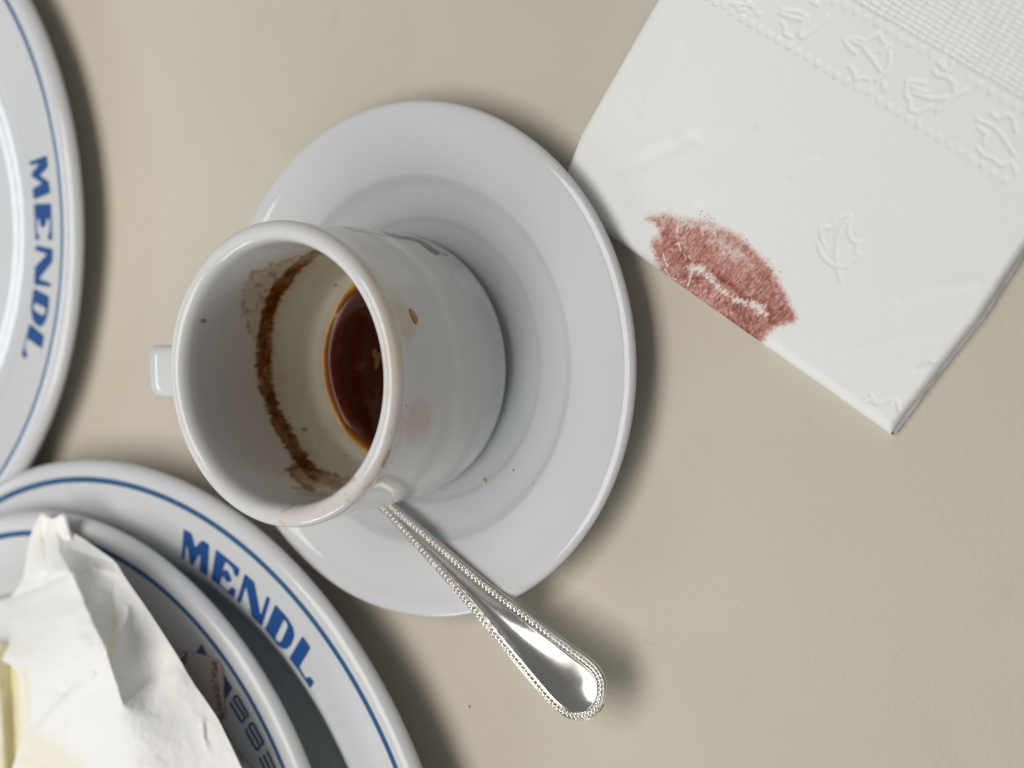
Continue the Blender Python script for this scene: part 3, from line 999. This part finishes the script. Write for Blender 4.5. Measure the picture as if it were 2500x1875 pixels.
# lighter upper middle, darker seam
light = np.exp(-(line_dist(X, Y, zL([(560, 230), (850, 300), (1000, 480), (1230, 650)])) / 26) ** 2)
dens -= light * 0.17 * (0.4 + 1.2 * noise2(X / 4, Y / 4, 106))
for s_, k_, w_ in ((zL([(345, 345), (440, 450), (545, 560), (640, 660), (760, 690)]), 0.24, 7), (zL([(880, 790), (1000, 870), (1150, 960), (1250, 1085), (1500, 1140), (1560, 1220), (1560, 1350), (1640, 1410)]), 0.26, 8),
                   (zL([(1100, 1330), (1300, 1500), (1450, 1590), (1520, 1580)]), 0.26, 8), (zL([(500, 650), (600, 700), (560, 800), (640, 900)]), 0.12, 10), (zL([(1150, 1200), (1300, 1350), (1420, 1480)]), 0.14, 16),
                   (zL([(600, 330), (760, 350), (900, 390)]), 0.10, 8)):
    dens += k_ * np.exp(-(line_dist(X, Y, s_) / w_) ** 2) * (0.55 + 0.8 * fib)
# wrinkle lines of the lips
wr = np.zeros(len(X))
lines = [[(1230, 930), (1310, 880), (1360, 830)], [(1290, 1020), (1380, 980), (1450, 930)], [(1330, 1100), (1450, 1050), (1560, 930)], [(1470, 1150), (1580, 1090), (1680, 1030)], [(1560, 1310), (1650, 1260), (1740, 1170)],
         [(1050, 700), (1110, 620), (1150, 560)], [(1600, 1060), (1570, 900)], [(1080, 1150), (1100, 1260), (1160, 1380)], [(1160, 1180), (1190, 1300), (1260, 1440)], [(1230, 1210), (1280, 1330), (1320, 1480)],
         [(1300, 1230), (1360, 1350), (1400, 1500)], [(740, 930), (760, 860)], [(800, 1050), (820, 950)], [(860, 1100), (880, 1000)], [(640, 930), (700, 870)], [(590, 860), (640, 800)], [(380, 700), (470, 640)],
         [(420, 760), (500, 690)], [(820, 640), (860, 560)], [(1200, 760), (1260, 680)], [(1500, 900), (1560, 840)], [(1650, 1160), (1710, 1090)], [(1380, 1240), (1440, 1380)], [(980, 1180), (1000, 1090)]]
for s_ in lines:
    wr = np.maximum(wr, smooth(2.6, 0.6, line_dist(X, Y, zL(s_)) + 1.4 * (noise2(X / 5, Y / 5, 107) - .5)))
dens += 0.22 * wr
pale = np.zeros(len(X))
for s_ in ([(365, 600), (385, 680), (420, 740)], [(380, 770), (440, 860), (510, 890)], [(690, 800), (660, 900), (645, 950)], [(540, 480), (560, 560)], [(600, 600), (620, 660)], [(650, 620), (680, 660)], [(530, 270), (520, 360)], [(490, 500), (540, 475)]):
    pale = np.maximum(pale, smooth(2.6, 0.6, line_dist(X, Y, zL(s_))))
dens -= 0.5 * pale
spot = smooth(0.70, 0.80, fbm(X / 3.2, Y / 3.2, 108, 3)) * np.exp(-np.maximum(-so, 0) / 9) * (so < 0)
for (x_, y_) in ((798, 120), (780, 155), (830, 180), (870, 155), (900, 195), (935, 205), (1300, 435), (1310, 445), (1545, 665), (1685, 800)):
    qx, qy = zL([(x_, y_)])[0]
    spot = np.maximum(spot, 0.8 * smooth(3.4, 1.2, np.hypot(X - qx, Y - qy)))
amt = np.clip(np.maximum(cov * np.clip(dens, 0.04, 1), spot * 0.6), 0, 1)
base_c = np.array([0.86, 0.865, 0.85])
rgb = np.repeat(base_c[None], len(P), 0)
c1, c2 = np.array([0.565, 0.292, 0.242]), np.array([0.255, 0.078, 0.056])
t1 = np.clip(amt / 0.6, 0, 1)[:, None]
t2 = np.clip((amt - 0.5) / 0.5, 0, 1)[:, None]
rgb[sel] = (rgb[sel] * (1 - t1) + c1 * t1) * (1 - t2) + c2 * t2
me = mesh_from('upper_fold', P, grid_faces(nb_n, na_, flip=True))
paint(me, 'pigment', rgb)
napkin = thing('paper_napkin', 'folded white paper napkin with a rosy lipstick kiss and embossed leaves', 'napkin', (P0[0], P0[1], 0))
NAP_MAT = paper('napkin_tissue', (0.84, 0.84, 0.82), attr='pigment', scale=1500, stretch=(1, 0.35, 1), rot=-0.95, strength=0.35, dist=0.00012)
child('upper_fold', me, NAP_MAT, napkin)
# lower layers, seen along the cut right edge
NAP_LOW = paper('napkin_tissue_low', (0.80, 0.79, 0.76), scale=900, strength=0.3)
for k, (z0, z1, off) in enumerate(((0.0, 0.115, -0.045), (0.12, 0.235, 0.03))):
    bl = np.linspace(0.06 + 0.05 * k, 12.5, 240)
    edge_a = np.interp(bl, RabR[::-1, 1][1:], RabR[::-1, 0][1:]) * 0.6 + off + 0.05 * (fbm(bl * 1.1, bl * 0 + 2 + k, 92 + k) - .5) + 0.03 * (fbm(bl * 4, bl * 0 + 7 + k, 94 + k) - .5)
    sec = [(0.7, z1), (0.12, z1), (0.04, z1 - 0.008), (0.0, (z0 + z1) / 2), (0.035, z0 + 0.008), (0.1, z0 + 0.002), (0.7, z0 + 0.002)]
    Vv = []
    for j in range(len(bl)):
        for da, zz in sec:
            xy = P0 + (edge_a[j] + da) * e1 + bl[j] * e2
            Vv.append((*xy, zz))
    me = mesh_from('lower_fold', Vv, grid_faces(len(bl), len(sec)))
    child('lower_fold', me, NAP_LOW, napkin)

# ------------------------------------------------------------------ plates
def plate_profile(R, z0, zb, wellk):
    """Underside centre -> rim -> top centre, edge radius R, silhouette height z0, foot on zb."""
    w = zb + 0.27
    k = z0 - 0.22 - w
    top = [(R - 0.10, z0 + 0.17), (R - 0.26, z0 + 0.245), (R - 0.45, z0 + 0.25), (R - 0.62, z0 + 0.225), (R - 1.2, z0 + 0.09), (R - 1.9, z0 - 0.08), (R - 2.35, z0 - 0.20),
           (R - 2.75, w + 0.55 * k), (R - 3.15, w + 0.2 * k), (R - 3.7, w + 0.03), (R - 4.6, w + 0.01), (0.02, w)]
    f = R - 3.9
    und = [(0.02, zb + 0.08), (f - 0.35, zb + 0.08), (f - 0.25, zb), (f, zb), (f + 0.12, zb + 0.06), (R - 2.9, zb + 0.12 + 0.25 * k), (R - 2.3, zb + 0.1 + 0.62 * k), (R - 1.2, z0 - 0.25),
           (R - 0.45, z0 - 0.17), (R - 0.12, z0 - 0.11), (R, z0)]
    return und, top


def make_plate(cx, cy, R, z0, zb, ring_r, label, n_prof=260, seg=460, wellk=1.0):
    und, top = plate_profile(R, z0, zb, wellk)
    prof = spline(und + top, n_prof)
    V, Fc = lathe(prof, seg, cx, cy)
    root = thing('dinner_plate', label, 'plate', (cx, cy, zb), 'white plates with a blue band')
    child('plate_body', mesh_from('plate_body', V, Fc), PLATE_MAT, root)
    k = int(np.argmax(prof[:, 0]))
    tr, tz = prof[k:, 0][::-1], prof[k:, 1][::-1]
    zr = lambda r: np.interp(r, tr, tz)
    # blue band
    rb = np.array([ring_r + 0.082, ring_r + 0.05, ring_r, ring_r - 0.05, ring_r - 0.082])
    pb = np.stack([rb, zr(rb) + np.array([0.002, 0.006, 0.007, 0.006, 0.002])], 1)
    V, Fc = lathe(pb, 400, cx, cy)
    child('blue_band', mesh_from('blue_band', V, Fc), BLUE_THIN, root)
    zf = lambda x, y: zr(np.hypot(x - cx, y - cy))
    return root, zf, (cx, cy)


def decal(name, px_poly, holes, zf, root, mat, maxlen=0.10, lift=0.007):
    """A printed shape: tessellate in the picture, split small, lay onto the glaze."""
    loops = [px_poly] + (holes or [])
    worlds = []
    for lp in loops:
        W = trace([p[0] for p in lp], [p[1] for p in lp], zf)
        worlds.append([Vector((w[0], w[1], 0)) for w in W])
    tris = tessellate_polygon(worlds)
    bm = bmesh.new()
    vs = [bm.verts.new(v) for lp in worlds for v in lp]
    bm.verts.ensure_lookup_table()
    for t3 in tris:
        try:
            bm.faces.new([vs[i] for i in t3])
        except ValueError:
            pass
    for _ in range(5):
        ed = [e for e in bm.edges if e.calc_length() > maxlen]
        if not ed:
            break
        bmesh.ops.subdivide_edges(bm, edges=ed, cuts=1)
        bmesh.ops.triangulate(bm, faces=bm.faces[:])
    for v in bm.verts:
        x_, y_ = v.co.x, v.co.y
        v.co = Vector((x_, y_, float(zf(x_, y_)) + lift)) * CM
    bm.normal_update()
    if sum(f.normal.z * f.calc_area() for f in bm.faces) < 0:
        bmesh.ops.reverse_faces(bm, faces=bm.faces[:])
    me = bpy.data.meshes.new(name)
    bm.to_mesh(me)
    bm.free()
    for p in me.polygons:
        p.use_smooth = True
    return child(name, me, mat, root)


def smooth_loop(pts, n=3, keep=0.5):
    """Round the corners of a traced outline a little (Chaikin)."""
    for _ in range(n):
        out = []
        for i in range(len(pts)):
            a_, b_ = pts[i], pts[(i + 1) % len(pts)]
            L = math.hypot(b_[0] - a_[0], b_[1] - a_[1])
            k_ = min(0.25, 2.2 / max(L, 1e-6))
            out.append((a_[0] + (b_[0] - a_[0]) * k_, a_[1] + (b_[1] - a_[1]) * k_))
            out.append((b_[0] - (b_[0] - a_[0]) * k_, b_[1] - (b_[1] - a_[1]) * k_))
        pts = out
    return pts


def decal_stroke(name, pts, w, zf, root, mat, lift=0.008):
    """A printed line of even width laid onto a surface; pts and w in photo pixels."""
    P = spline(pts, max(24, 14 * len(pts)))
    T = np.gradient(P, axis=0)
    T /= np.linalg.norm(T, axis=1)[:, None]
    Nn = np.stack([-T[:, 1], T[:, 0]], 1)
    # round ends
    wid = np.full(len(P), w)
    s_ = np.r_[0, np.cumsum(np.linalg.norm(np.diff(P, axis=0), axis=1))]
    e_ = np.minimum(s_, s_[-1] - s_)
    wid = w * np.sqrt(np.clip(1 - np.clip(1 - e_ / (w / 2), 0, 1) ** 2, 0.02, 1))
    q_ = np.linspace(-0.5, 0.5, 5)
    G = P[:, None, :] + Nn[:, None, :] * (q_[None, :, None] * wid[:, None, None])
    W = trace(G[..., 0], G[..., 1], zf)
    W[..., 2] = zf(W[..., 0], W[..., 1]) + lift
    me = mesh_from(name, W.reshape(-1, 3), grid_faces(len(P), 5))
    return child(name, me, mat, root)


plate_far, zf_far, _ = make_plate(-21.381, 6.353, 10.756, 0.9, 0.0, 10.157, 'blue-lettered white plate at the far left edge, standing apart from the stack')
plate_big, zf_big, _ = make_plate(-11.718, -13.422, 11.877, 1.35, 0.0, 11.339, 'large white plate with bold blue letters, bottom plate of the stack beside the saucer')
plate_top, zf_top, _ = make_plate(-12.912, -13.007, 10.194, 2.05, 0.34, 9.587, 'smaller white plate stacked on the large one, carrying the crumpled paper')

s1 = lambda pts: zoom(400, 1250, 0.18083, pts)
s2 = lambda pts: zoom(400, 1425, 0.27125, pts)
for nm, lp, hl in (
        ('letter', s1([(268, 222), (380, 290), (425, 480), (520, 378), (617, 440), (590, 870), (480, 800), (492, 560), (385, 735), (355, 690), (310, 440), (278, 650), (238, 632)]), None),
        ('letter', s1([(705, 500), (1028, 765), (1003, 888), (945, 845), (935, 770), (840, 668), (797, 785), (858, 778), (888, 835), (925, 925), (862, 958), (822, 905), (795, 858), (757, 975), (866, 1072),
                       (922, 1003), (978, 1055), (948, 1168), (638, 902)]), None),
        ('letter', s1([(1095, 830), (1225, 945), (1310, 1390), (1395, 1125), (1440, 1170), (1325, 1545), (1185, 1410), (1112, 1010), (1035, 1240), (985, 1200)]), None),
        ('letter', s2([(1005, 185), (1110, 300), (1165, 390), (1178, 470), (1150, 550), (1110, 590), (1070, 585), (1030, 560), (910, 410)]),
         [s2([(1085, 320), (1115, 370), (1110, 400), (1055, 520), (1035, 528), (1003, 490)])]),
        ('letter', s2([(1250, 470), (1325, 575), (1222, 750), (1280, 850), (1315, 832), (1355, 885), (1320, 945), (1210, 780), (1128, 668)]), None)):
    decal(nm, smooth_loop(lp, 2), [smooth_loop(h_, 2) for h_ in hl] if hl else None, zf_big, plate_big, BLUE)
s3 = lambda pts: zoom(0, 350, 0.3614, pts)
for nm, lp, hl in (
        ('letter', s3([(318, 80), (326, 160), (270, 218), (330, 255), (342, 335), (228, 382), (218, 308), (285, 268), (212, 225), (212, 205), (265, 135), (205, 152), (198, 125)]), None),
        ('letter', s3([(230, 410), (346, 405), (354, 655), (328, 655), (322, 622), (338, 595), (336, 505), (315, 515), (310, 555), (290, 575), (272, 555), (265, 510), (250, 510), (250, 600), (268, 630), (262, 658), (240, 655)]), None),
        ('letter', s3([(240, 688), (358, 712), (356, 800), (265, 915), (345, 945), (343, 972), (230, 955), (236, 835), (318, 748), (238, 722)]), None),
        ('letter', s3([(228, 978), (335, 1035), (328, 1130), (310, 1200), (285, 1240), (255, 1235), (220, 1195), (208, 1110)]), [s3([(232, 1085), (242, 1078), (310, 1116), (304, 1152), (286, 1163), (226, 1122)])]),
        ('letter', s3([(200, 1215), (300, 1300), (285, 1390), (182, 1315), (168, 1390), (186, 1420), (180, 1455), (145, 1440), (180, 1290)]), None)):
    decal(nm, smooth_loop(lp, 2), [smooth_loop(h_, 1) for h_ in hl] if hl else None, zf_far, plate_far, BLUE)
s4 = lambda pts: zoom(520, 1640, 0.14168, pts)
s5 = lambda pts: zoom(400, 1560, 0.1085, pts)
for pts in ([(590, 795), (598, 735), (520, 590), (425, 430), (385, 430), (365, 475), (450, 620), (548, 780), (512, 858), (478, 835), (395, 690), (318, 565), (328, 520)],
            [(850, 1275), (862, 1205), (785, 1060), (700, 900), (655, 900), (632, 950), (715, 1100), (805, 1265), (775, 1340), (740, 1318), (655, 1170), (575, 1020), (592, 980)]):
    decal_stroke('letter', s4(pts), 6.4, zf_top, plate_top, BLUE_DARK)
for lp in ([(1325, 755), (1440, 930), (1548, 1105), (1470, 1235), (1392, 1345), (1365, 1200), (1350, 1050)], [(850, 105), (930, 250), (985, 400), (850, 350), (720, 320)]):
    decal('letter', s5(lp), None, zf_top, plate_top, BLUE_DARK, lift=0.008)
for bar in ([(935, 1365), (1010, 1530), (1090, 1720), (1150, 1860)], [(868, 1425), (940, 1580), (1015, 1750), (1075, 1890)], [(800, 1465), (865, 1610), (930, 1760), (990, 1900)]):
    decal_stroke('letter', s4(bar), 5.4, zf_top, plate_top, BLUE_DARK)

# ------------------------------------------------------------------ paper packet under the crumpled sheet
pk = s5([(-150, 60), (100, 190), (330, 235), (560, 280), (800, 335), (1000, 400), (1150, 455), (1235, 510), (1290, 610), (1325, 750), (1350, 1050), (1345, 1340), (1372, 1659), (1400, 2000), (1300, 2200), (700, 1900), (300, 1200)])
packet = thing('paper_packet', 'small paper packet with faded red script, half hidden under the crumpled paper', 'packet', (*trace([480.], [1680.], zf_top)[0][:2], 1.8))
PK_MAT = paper('packet_paper', (0.55, 0.50, 0.46), scale=700, strength=0.2)
RED = flat('faded_red_ink', (0.36, 0.13, 0.105), 0.7, 0.2)
pz = lambda x, y: zf_top(x, y) + 0.05
o = decal('packet_sheet', pk, None, pz, packet, PK_MAT, maxlen=0.25, lift=0.0)
sol = o.modifiers.new('thickness', 'SOLIDIFY')
sol.thickness = 0.02 * CM
sol.offset = -1
rs_l = random.Random(5)
for k_ in range(8):
    cx_, cy_ = float(np.interp(k_, [0, 1, 2, 4, 7], [1140, 1140, 1155, 1215, 1300])), 560 + 180 * k_
    shape = rs_l.choice([[(-60, -40), (55, -60), (40, 10), (-50, 20), (-30, 80), (60, 60)], [(60, -70), (-60, -50), (-50, 40), (40, 60), (50, 5), (-10, 0)], [(-70, -60), (60, -20), (-50, 10), (60, 60), (-20, 85)],
                         [(50, -70), (-40, -60), (-65, 0), (-30, 60), (55, 50)]])
    lp_ = [(cx_ + dx_ + rs_l.uniform(-12, 12), cy_ + dy_ + rs_l.uniform(-12, 12)) for dx_, dy_ in shape]
    decal_stroke('script_stroke', s5(lp_), 3.4 if k_ % 3 else 4.2, pz, packet, RED, lift=0.006)
decal('red_mark', s5([(470, 290), (545, 300), (540, 380), (515, 470), (505, 560), (385, 565), (370, 520), (395, 440), (470, 400)]), None, pz, packet, RED, lift=0.006)

# ------------------------------------------------------------------ crumpled white paper on the top plate
bnd_px = [(101, 1253), (116, 1262), (130, 1266), (144, 1259), (156, 1256), (163, 1264), (166, 1280), (170, 1294), (190, 1308), (217, 1325), (248, 1347), (277, 1368), (290, 1384), (300, 1402), (322, 1434), (344, 1466),
          (361, 1490), (384, 1524), (407, 1560), (434, 1604), (461, 1650), (496, 1702), (529, 1750), (560, 1812), (589, 1874), (640, 1980), (660, 2060), (-30, 2060), (14, 1930), (34, 1860), (54, 1800), (63, 1750), (63, 1720),
          (60, 1690), (50, 1650), (28, 1626), (0, 1612), (-60, 1600), (-130, 1596), (-130, 1478), (-20, 1468), (12, 1462), (27, 1456), (42, 1436), (56, 1412), (66, 1350), (72, 1318), (79, 1295), (88, 1274)]
hts = [(101, 1253, 3.30), (130, 1266, 3.45), (156, 1256, 3.45), (167, 1284, 3.15), (217, 1325, 3.5), (277, 1368, 3.9), (300, 1402, 4.0), (344, 1466, 4.1), (407, 1560, 4.2), (461, 1650, 4.2), (529, 1750, 4.15), (589, 1874, 4.1),
       (660, 2060, 4.1), (79, 1295, 3.2), (56, 1412, 3.1), (27, 1456, 3.05), (-20, 1468, 3.0), (-130, 1478, 3.1), (173, 1398, 4.5), (233, 1387, 3.95), (259, 1590, 5.35), (315, 1485, 4.15), (298, 1718, 5.2), (380, 1650, 4.4),
       (225, 1645, 5.2), (174, 1688, 5.0), (66, 1772, 4.2), (60, 1690, 4.2), (0, 1612, 3.95), (-130, 1596, 3.8), (112, 1905, 4.1), (330, 1900, 5.1), (470, 1900, 4.45), (430, 1750, 4.5), (112, 1345, 3.5), (160, 1620, 5.0),
       (70, 1560, 3.9), (170, 1500, 4.9), (140, 1740, 4.75), (300, 1430, 4.1), (-30, 2060, 3.9), (30, 1870, 4.05), (420, 2060, 4.5), (340, 1560, 4.35), (240, 1800, 5.1), (115, 1450, 3.85), (480, 1800, 4.4), (430, 1650, 4.4)]
HP = np.array(hts)


def tps(A_, B_):
    r2 = ((A_[:, None, :2] - B_[None, :, :2]) ** 2).sum(-1) / 1e4
    return 0.5 * r2 * np.log(r2 + 1e-9)


nH = len(HP)
Pm = np.c_[np.ones(nH), HP[:, :2] / 100]
Km = tps(HP, HP) + 0.02 * np.eye(nH)
sol_ = np.linalg.solve(np.block([[Km, Pm], [Pm.T, np.zeros((3, 3))]]), np.r_[HP[:, 2], np.zeros(3)])
folds = [([(173, 1398), (205, 1470), (235, 1535), (259, 1590), (280, 1660), (298, 1718)], 0.24, 26), ([(27, 1457), (70, 1443), (113, 1424), (150, 1408), (173, 1398)], -0.13, 9), ([(173, 1398), (205, 1392), (233, 1387)], 0.09, 9),
         ([(314, 1485), (308, 1515), (290, 1550), (262, 1590)], 0.15, 13), ([(298, 1718), (330, 1695), (380, 1650), (405, 1622)], -0.11, 16), ([(225, 1645), (205, 1668), (174, 1690), (135, 1732), (95, 1780)], 0.10, 10),
         ([(225, 1645), (224, 1605), (216, 1560)], 0.06, 9), ([(112, 1275), (106, 1310), (112, 1345), (116, 1410)], -0.14, 7), ([(150, 1262), (140, 1290), (143, 1340), (173, 1398)], 0.10, 9), ([(60, 1420), (90, 1414), (112, 1400)], -0.07, 6),
         ([(277, 1372), (240, 1362), (200, 1352), (175, 1340)], -0.06, 9), ([(233, 1387), (262, 1392), (285, 1402)], 0.05, 8), ([(160, 1670), (174, 1690), (168, 1760), (156, 1874)], 0.045, 8), ([(130, 1680), (155, 1690), (175, 1688)], -0.05, 7),
         ([(282, 1400), (278, 1470), (282, 1540), (270, 1590)], -0.05, 14), ([(75, 1770), (110, 1740), (160, 1680)], -0.06, 16), ([(40, 1462), (42, 1490), (36, 1512)], 0.04, 5), ([(196, 1556), (214, 1580), (205, 1606), (188, 1612)], 0.035, 5),
         ([(494, 1762), (498, 1790), (506, 1822)], 0.045, 5), ([(506, 1772), (508, 1800)], -0.03, 4), ([(172, 1500), (196, 1560), (216, 1640)], 0.03, 20), ([(60, 1500), (66, 1560), (62, 1600)], 0.03, 14)]


def sheet_z(x_, y_):
    A_ = np.stack([x_, y_], -1)
    zz = tps(A_, HP) @ sol_[:nH] + sol_[nH] + sol_[nH + 1] * x_ / 100 + sol_[nH + 2] * y_ / 100
    wx = x_ + 5 * (noise2(x_ / 25, y_ / 25, 121) - .5)
    wy = y_ + 5 * (noise2(x_ / 25, y_ / 25, 122) - .5)
    for pl, a_, w_ in folds:
        d_ = line_dist(wx, wy, pl)
        zz = zz + a_ * np.exp(-(np.sqrt(d_ * d_ + 5.0) - 2.2) / w_)
    zz = zz + 0.05 * (fbm(x_ / 45, y_ / 45, 123, 3) - 0.5) - 0.022 * np.abs(fbm(x_ / 22 + 3, y_ / 22, 124, 2) - 0.5)
    return zz - 0.66


bs = spline(bnd_px + [bnd_px[0]], 420)[:-1]
bs = bs + np.stack([1.4 * (noise2(np.arange(len(bs)) / 5.0, np.zeros(len(bs)), 125) - .5), 1.4 * (noise2(np.arange(len(bs)) / 5.0, np.ones(len(bs)) * 9, 126) - .5)], 1)
gx_, gy_ = np.meshgrid(np.arange(-130, 662, 3.6), np.arange(1250, 2062, 3.6))
gx_ = gx_ + 1.8 * (np.arange(gx_.shape[0]) % 2)[:, None]
gin = in_poly(gx_, gy_, [tuple(p) for p in bs]) & (line_dist(gx_, gy_, [tuple(p) for p in bs[::2]], True) > 2.6)
pts2 = [Vector(p) for p in bs.tolist()] + [Vector((a_, b_)) for a_, b_ in zip(gx_[gin], gy_[gin])]
nb_b = len(bs)
vo, eo, fo, ov, oe, of_ = delaunay_2d_cdt(pts2, [(k_, (k_ + 1) % nb_b) for k_ in range(nb_b)], [], 0, 1e-5)
vxy = np.array([v[:] for v in vo])
tri = np.array([f for f in fo if len(f) == 3])
cen_ = vxy[tri].mean(1)
tri = tri[in_poly(cen_[:, 0], cen_[:, 1], [tuple(p) for p in bs])]
W = back(vxy[:, 0], vxy[:, 1], sheet_z(vxy[:, 0], vxy[:, 1]))
a0, b0, c0_ = W[tri[:, 0]], W[tri[:, 1]], W[tri[:, 2]]
if np.cross(b0 - a0, c0_ - a0)[:, 2].sum() < 0:
    tri = tri[:, ::-1]
me = mesh_from('outer_sheet', W, np.ascontiguousarray(tri))
pxw, pyw = vxy[:, 0], vxy[:, 1]
col = np.repeat(np.array([[0.815, 0.815, 0.80]]), len(pxw), 0)
gr = np.zeros(len(pxw))
for s_, w_, k_ in (([(110, 1268), (102, 1310), (98, 1350)], 12, 0.35), ([(283, 1500), (278, 1570), (268, 1600)], 9, 0.6), ([(70, 1800), (110, 1830), (170, 1880)], 34, 0.4), ([(120, 1880), (60, 1850)], 30, 0.45), ([(60, 1640), (66, 1700), (66, 1760)], 10, 0.4)):
    gr = np.maximum(gr, k_ * np.exp(-(line_dist(pxw, pyw, s_) / w_) ** 2))
gr = np.clip(gr * (0.7 + 0.6 * fbm(pxw / 20, pyw / 20, 113)), 0, 1)[:, None]
col = col * (1 - gr) + np.array([0.72, 0.64, 0.42]) * gr
paint(me, 'pigment', col)
wrap = thing('crumpled_paper', 'crumpled white greaseproof paper heaped on the smaller plate', 'paper', (*back(250, 1600, 2.3)[:2], 2.3))
WR_MAT = paper('greaseproof_paper', (0.83, 0.825, 0.80), attr='pigment', scale=420, strength=0.25, rough=0.62, dist=0.0002)
ws = child('outer_sheet', me, WR_MAT, wrap)
# the sheet's edge tucked back under the heap, down to the plate
Wb = W[:nb_b]
mid_ = Wb.mean(0)
inw = mid_[:2] - Wb[:, :2]
inw /= np.linalg.norm(inw, axis=1)[:, None]
rings = [Wb - np.array([0, 0, 0.012])]
for k_, (d_, f_) in enumerate(((0.5, 0.12), (1.1, 0.40), (1.7, 0.75), (2.1, 1.0))):
    xy_ = Wb[:, :2] + inw * (d_ + 0.25 * (noise2(np.arange(nb_b) / 9.0, np.full(nb_b, 3.0 + k_), 127) - .5))[:, None]
    zlo = np.array([max(float(zf_top(a_, b_)), float(zf_big(a_, b_)) if math.hypot(a_ + 12.912, b_ + 13.007) > 10.1 else 0) for a_, b_ in xy_]) + 0.02
    zz_ = Wb[:, 2] * (1 - f_) + zlo * f_
    rings.append(np.c_[xy_, np.maximum(zz_ if f_ < 1 else zlo, zlo)])
R_ = np.array(rings)
me_t = mesh_from('tucked_edge', R_.reshape(-1, 3), grid_faces(len(rings), nb_b, True))
paint(me_t, 'pigment', np.repeat(np.array([[0.86, 0.85, 0.82]]), len(R_.reshape(-1, 3)), 0))
child('tucked_edge', me_t, WR_MAT, wrap)
# inside of the fold: warm shade and light through the paper painted as yellow
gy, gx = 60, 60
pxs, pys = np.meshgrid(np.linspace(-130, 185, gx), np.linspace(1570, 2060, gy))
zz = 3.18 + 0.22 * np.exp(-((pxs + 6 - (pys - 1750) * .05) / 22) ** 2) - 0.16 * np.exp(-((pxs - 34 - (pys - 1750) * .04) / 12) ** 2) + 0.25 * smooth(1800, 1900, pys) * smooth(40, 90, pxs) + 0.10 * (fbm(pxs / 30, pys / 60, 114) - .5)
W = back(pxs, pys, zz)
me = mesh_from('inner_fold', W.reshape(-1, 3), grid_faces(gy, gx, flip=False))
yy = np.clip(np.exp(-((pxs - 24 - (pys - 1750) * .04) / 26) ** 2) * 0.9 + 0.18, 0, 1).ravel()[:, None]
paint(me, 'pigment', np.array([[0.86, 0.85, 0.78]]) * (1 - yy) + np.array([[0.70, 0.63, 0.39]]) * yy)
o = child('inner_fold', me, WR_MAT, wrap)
o['label'] = 'inside of the paper fold with its warm shade painted yellow'

# ------------------------------------------------------------------ crumbs
def crumb(px_, py_, size, zf, label, mat, squash=0.6, group=None):
    c0 = trace([float(px_)], [float(py_)], zf)[0]
    bm = bmesh.new()
    bmesh.ops.create_icosphere(bm, subdivisions=2, radius=1)
    for v in bm.verts:
        n_ = 1 + 0.35 * (random.random() - 0.5)
        v.co = Vector(((v.co.x * size * 0.7 * n_ + c0[0]) * CM, (v.co.y * size * n_ + c0[1]) * CM, (c0[2] + (v.co.z * n_ + 0.9) * size * squash) * CM))
    me = bpy.data.meshes.new('crumb')
    bm.to_mesh(me)
    bm.free()
    return tag(link('crumb', me, mat), label, 'crumb', group)


PALE = flat('pale_crumb', (0.62, 0.58, 0.42), 0.5)
DARKC = flat('dark_speck', (0.12, 0.09, 0.07), 0.7)
crumb(1183, 1177, 0.085, saucer_z, 'pale yellowish crumb on the saucer below the cup', PALE, 0.35)
crumb(1254.5, 1147.5, 0.022, saucer_z, 'dark speck on the saucer, nearest to the pale crumb', DARKC)
crumb(1301, 1180, 0.03, saucer_z, 'grey speck on the flat of the saucer rim', flat('grey_speck', (0.4, 0.39, 0.37), .6), 0.3)
crumb(1147, 1725, 0.03, lambda x, y: x * 0, 'tiny brown crumb on the table between spoon handle and plate', flat('brown_crumb', (0.2, 0.15, 0.08), .7))
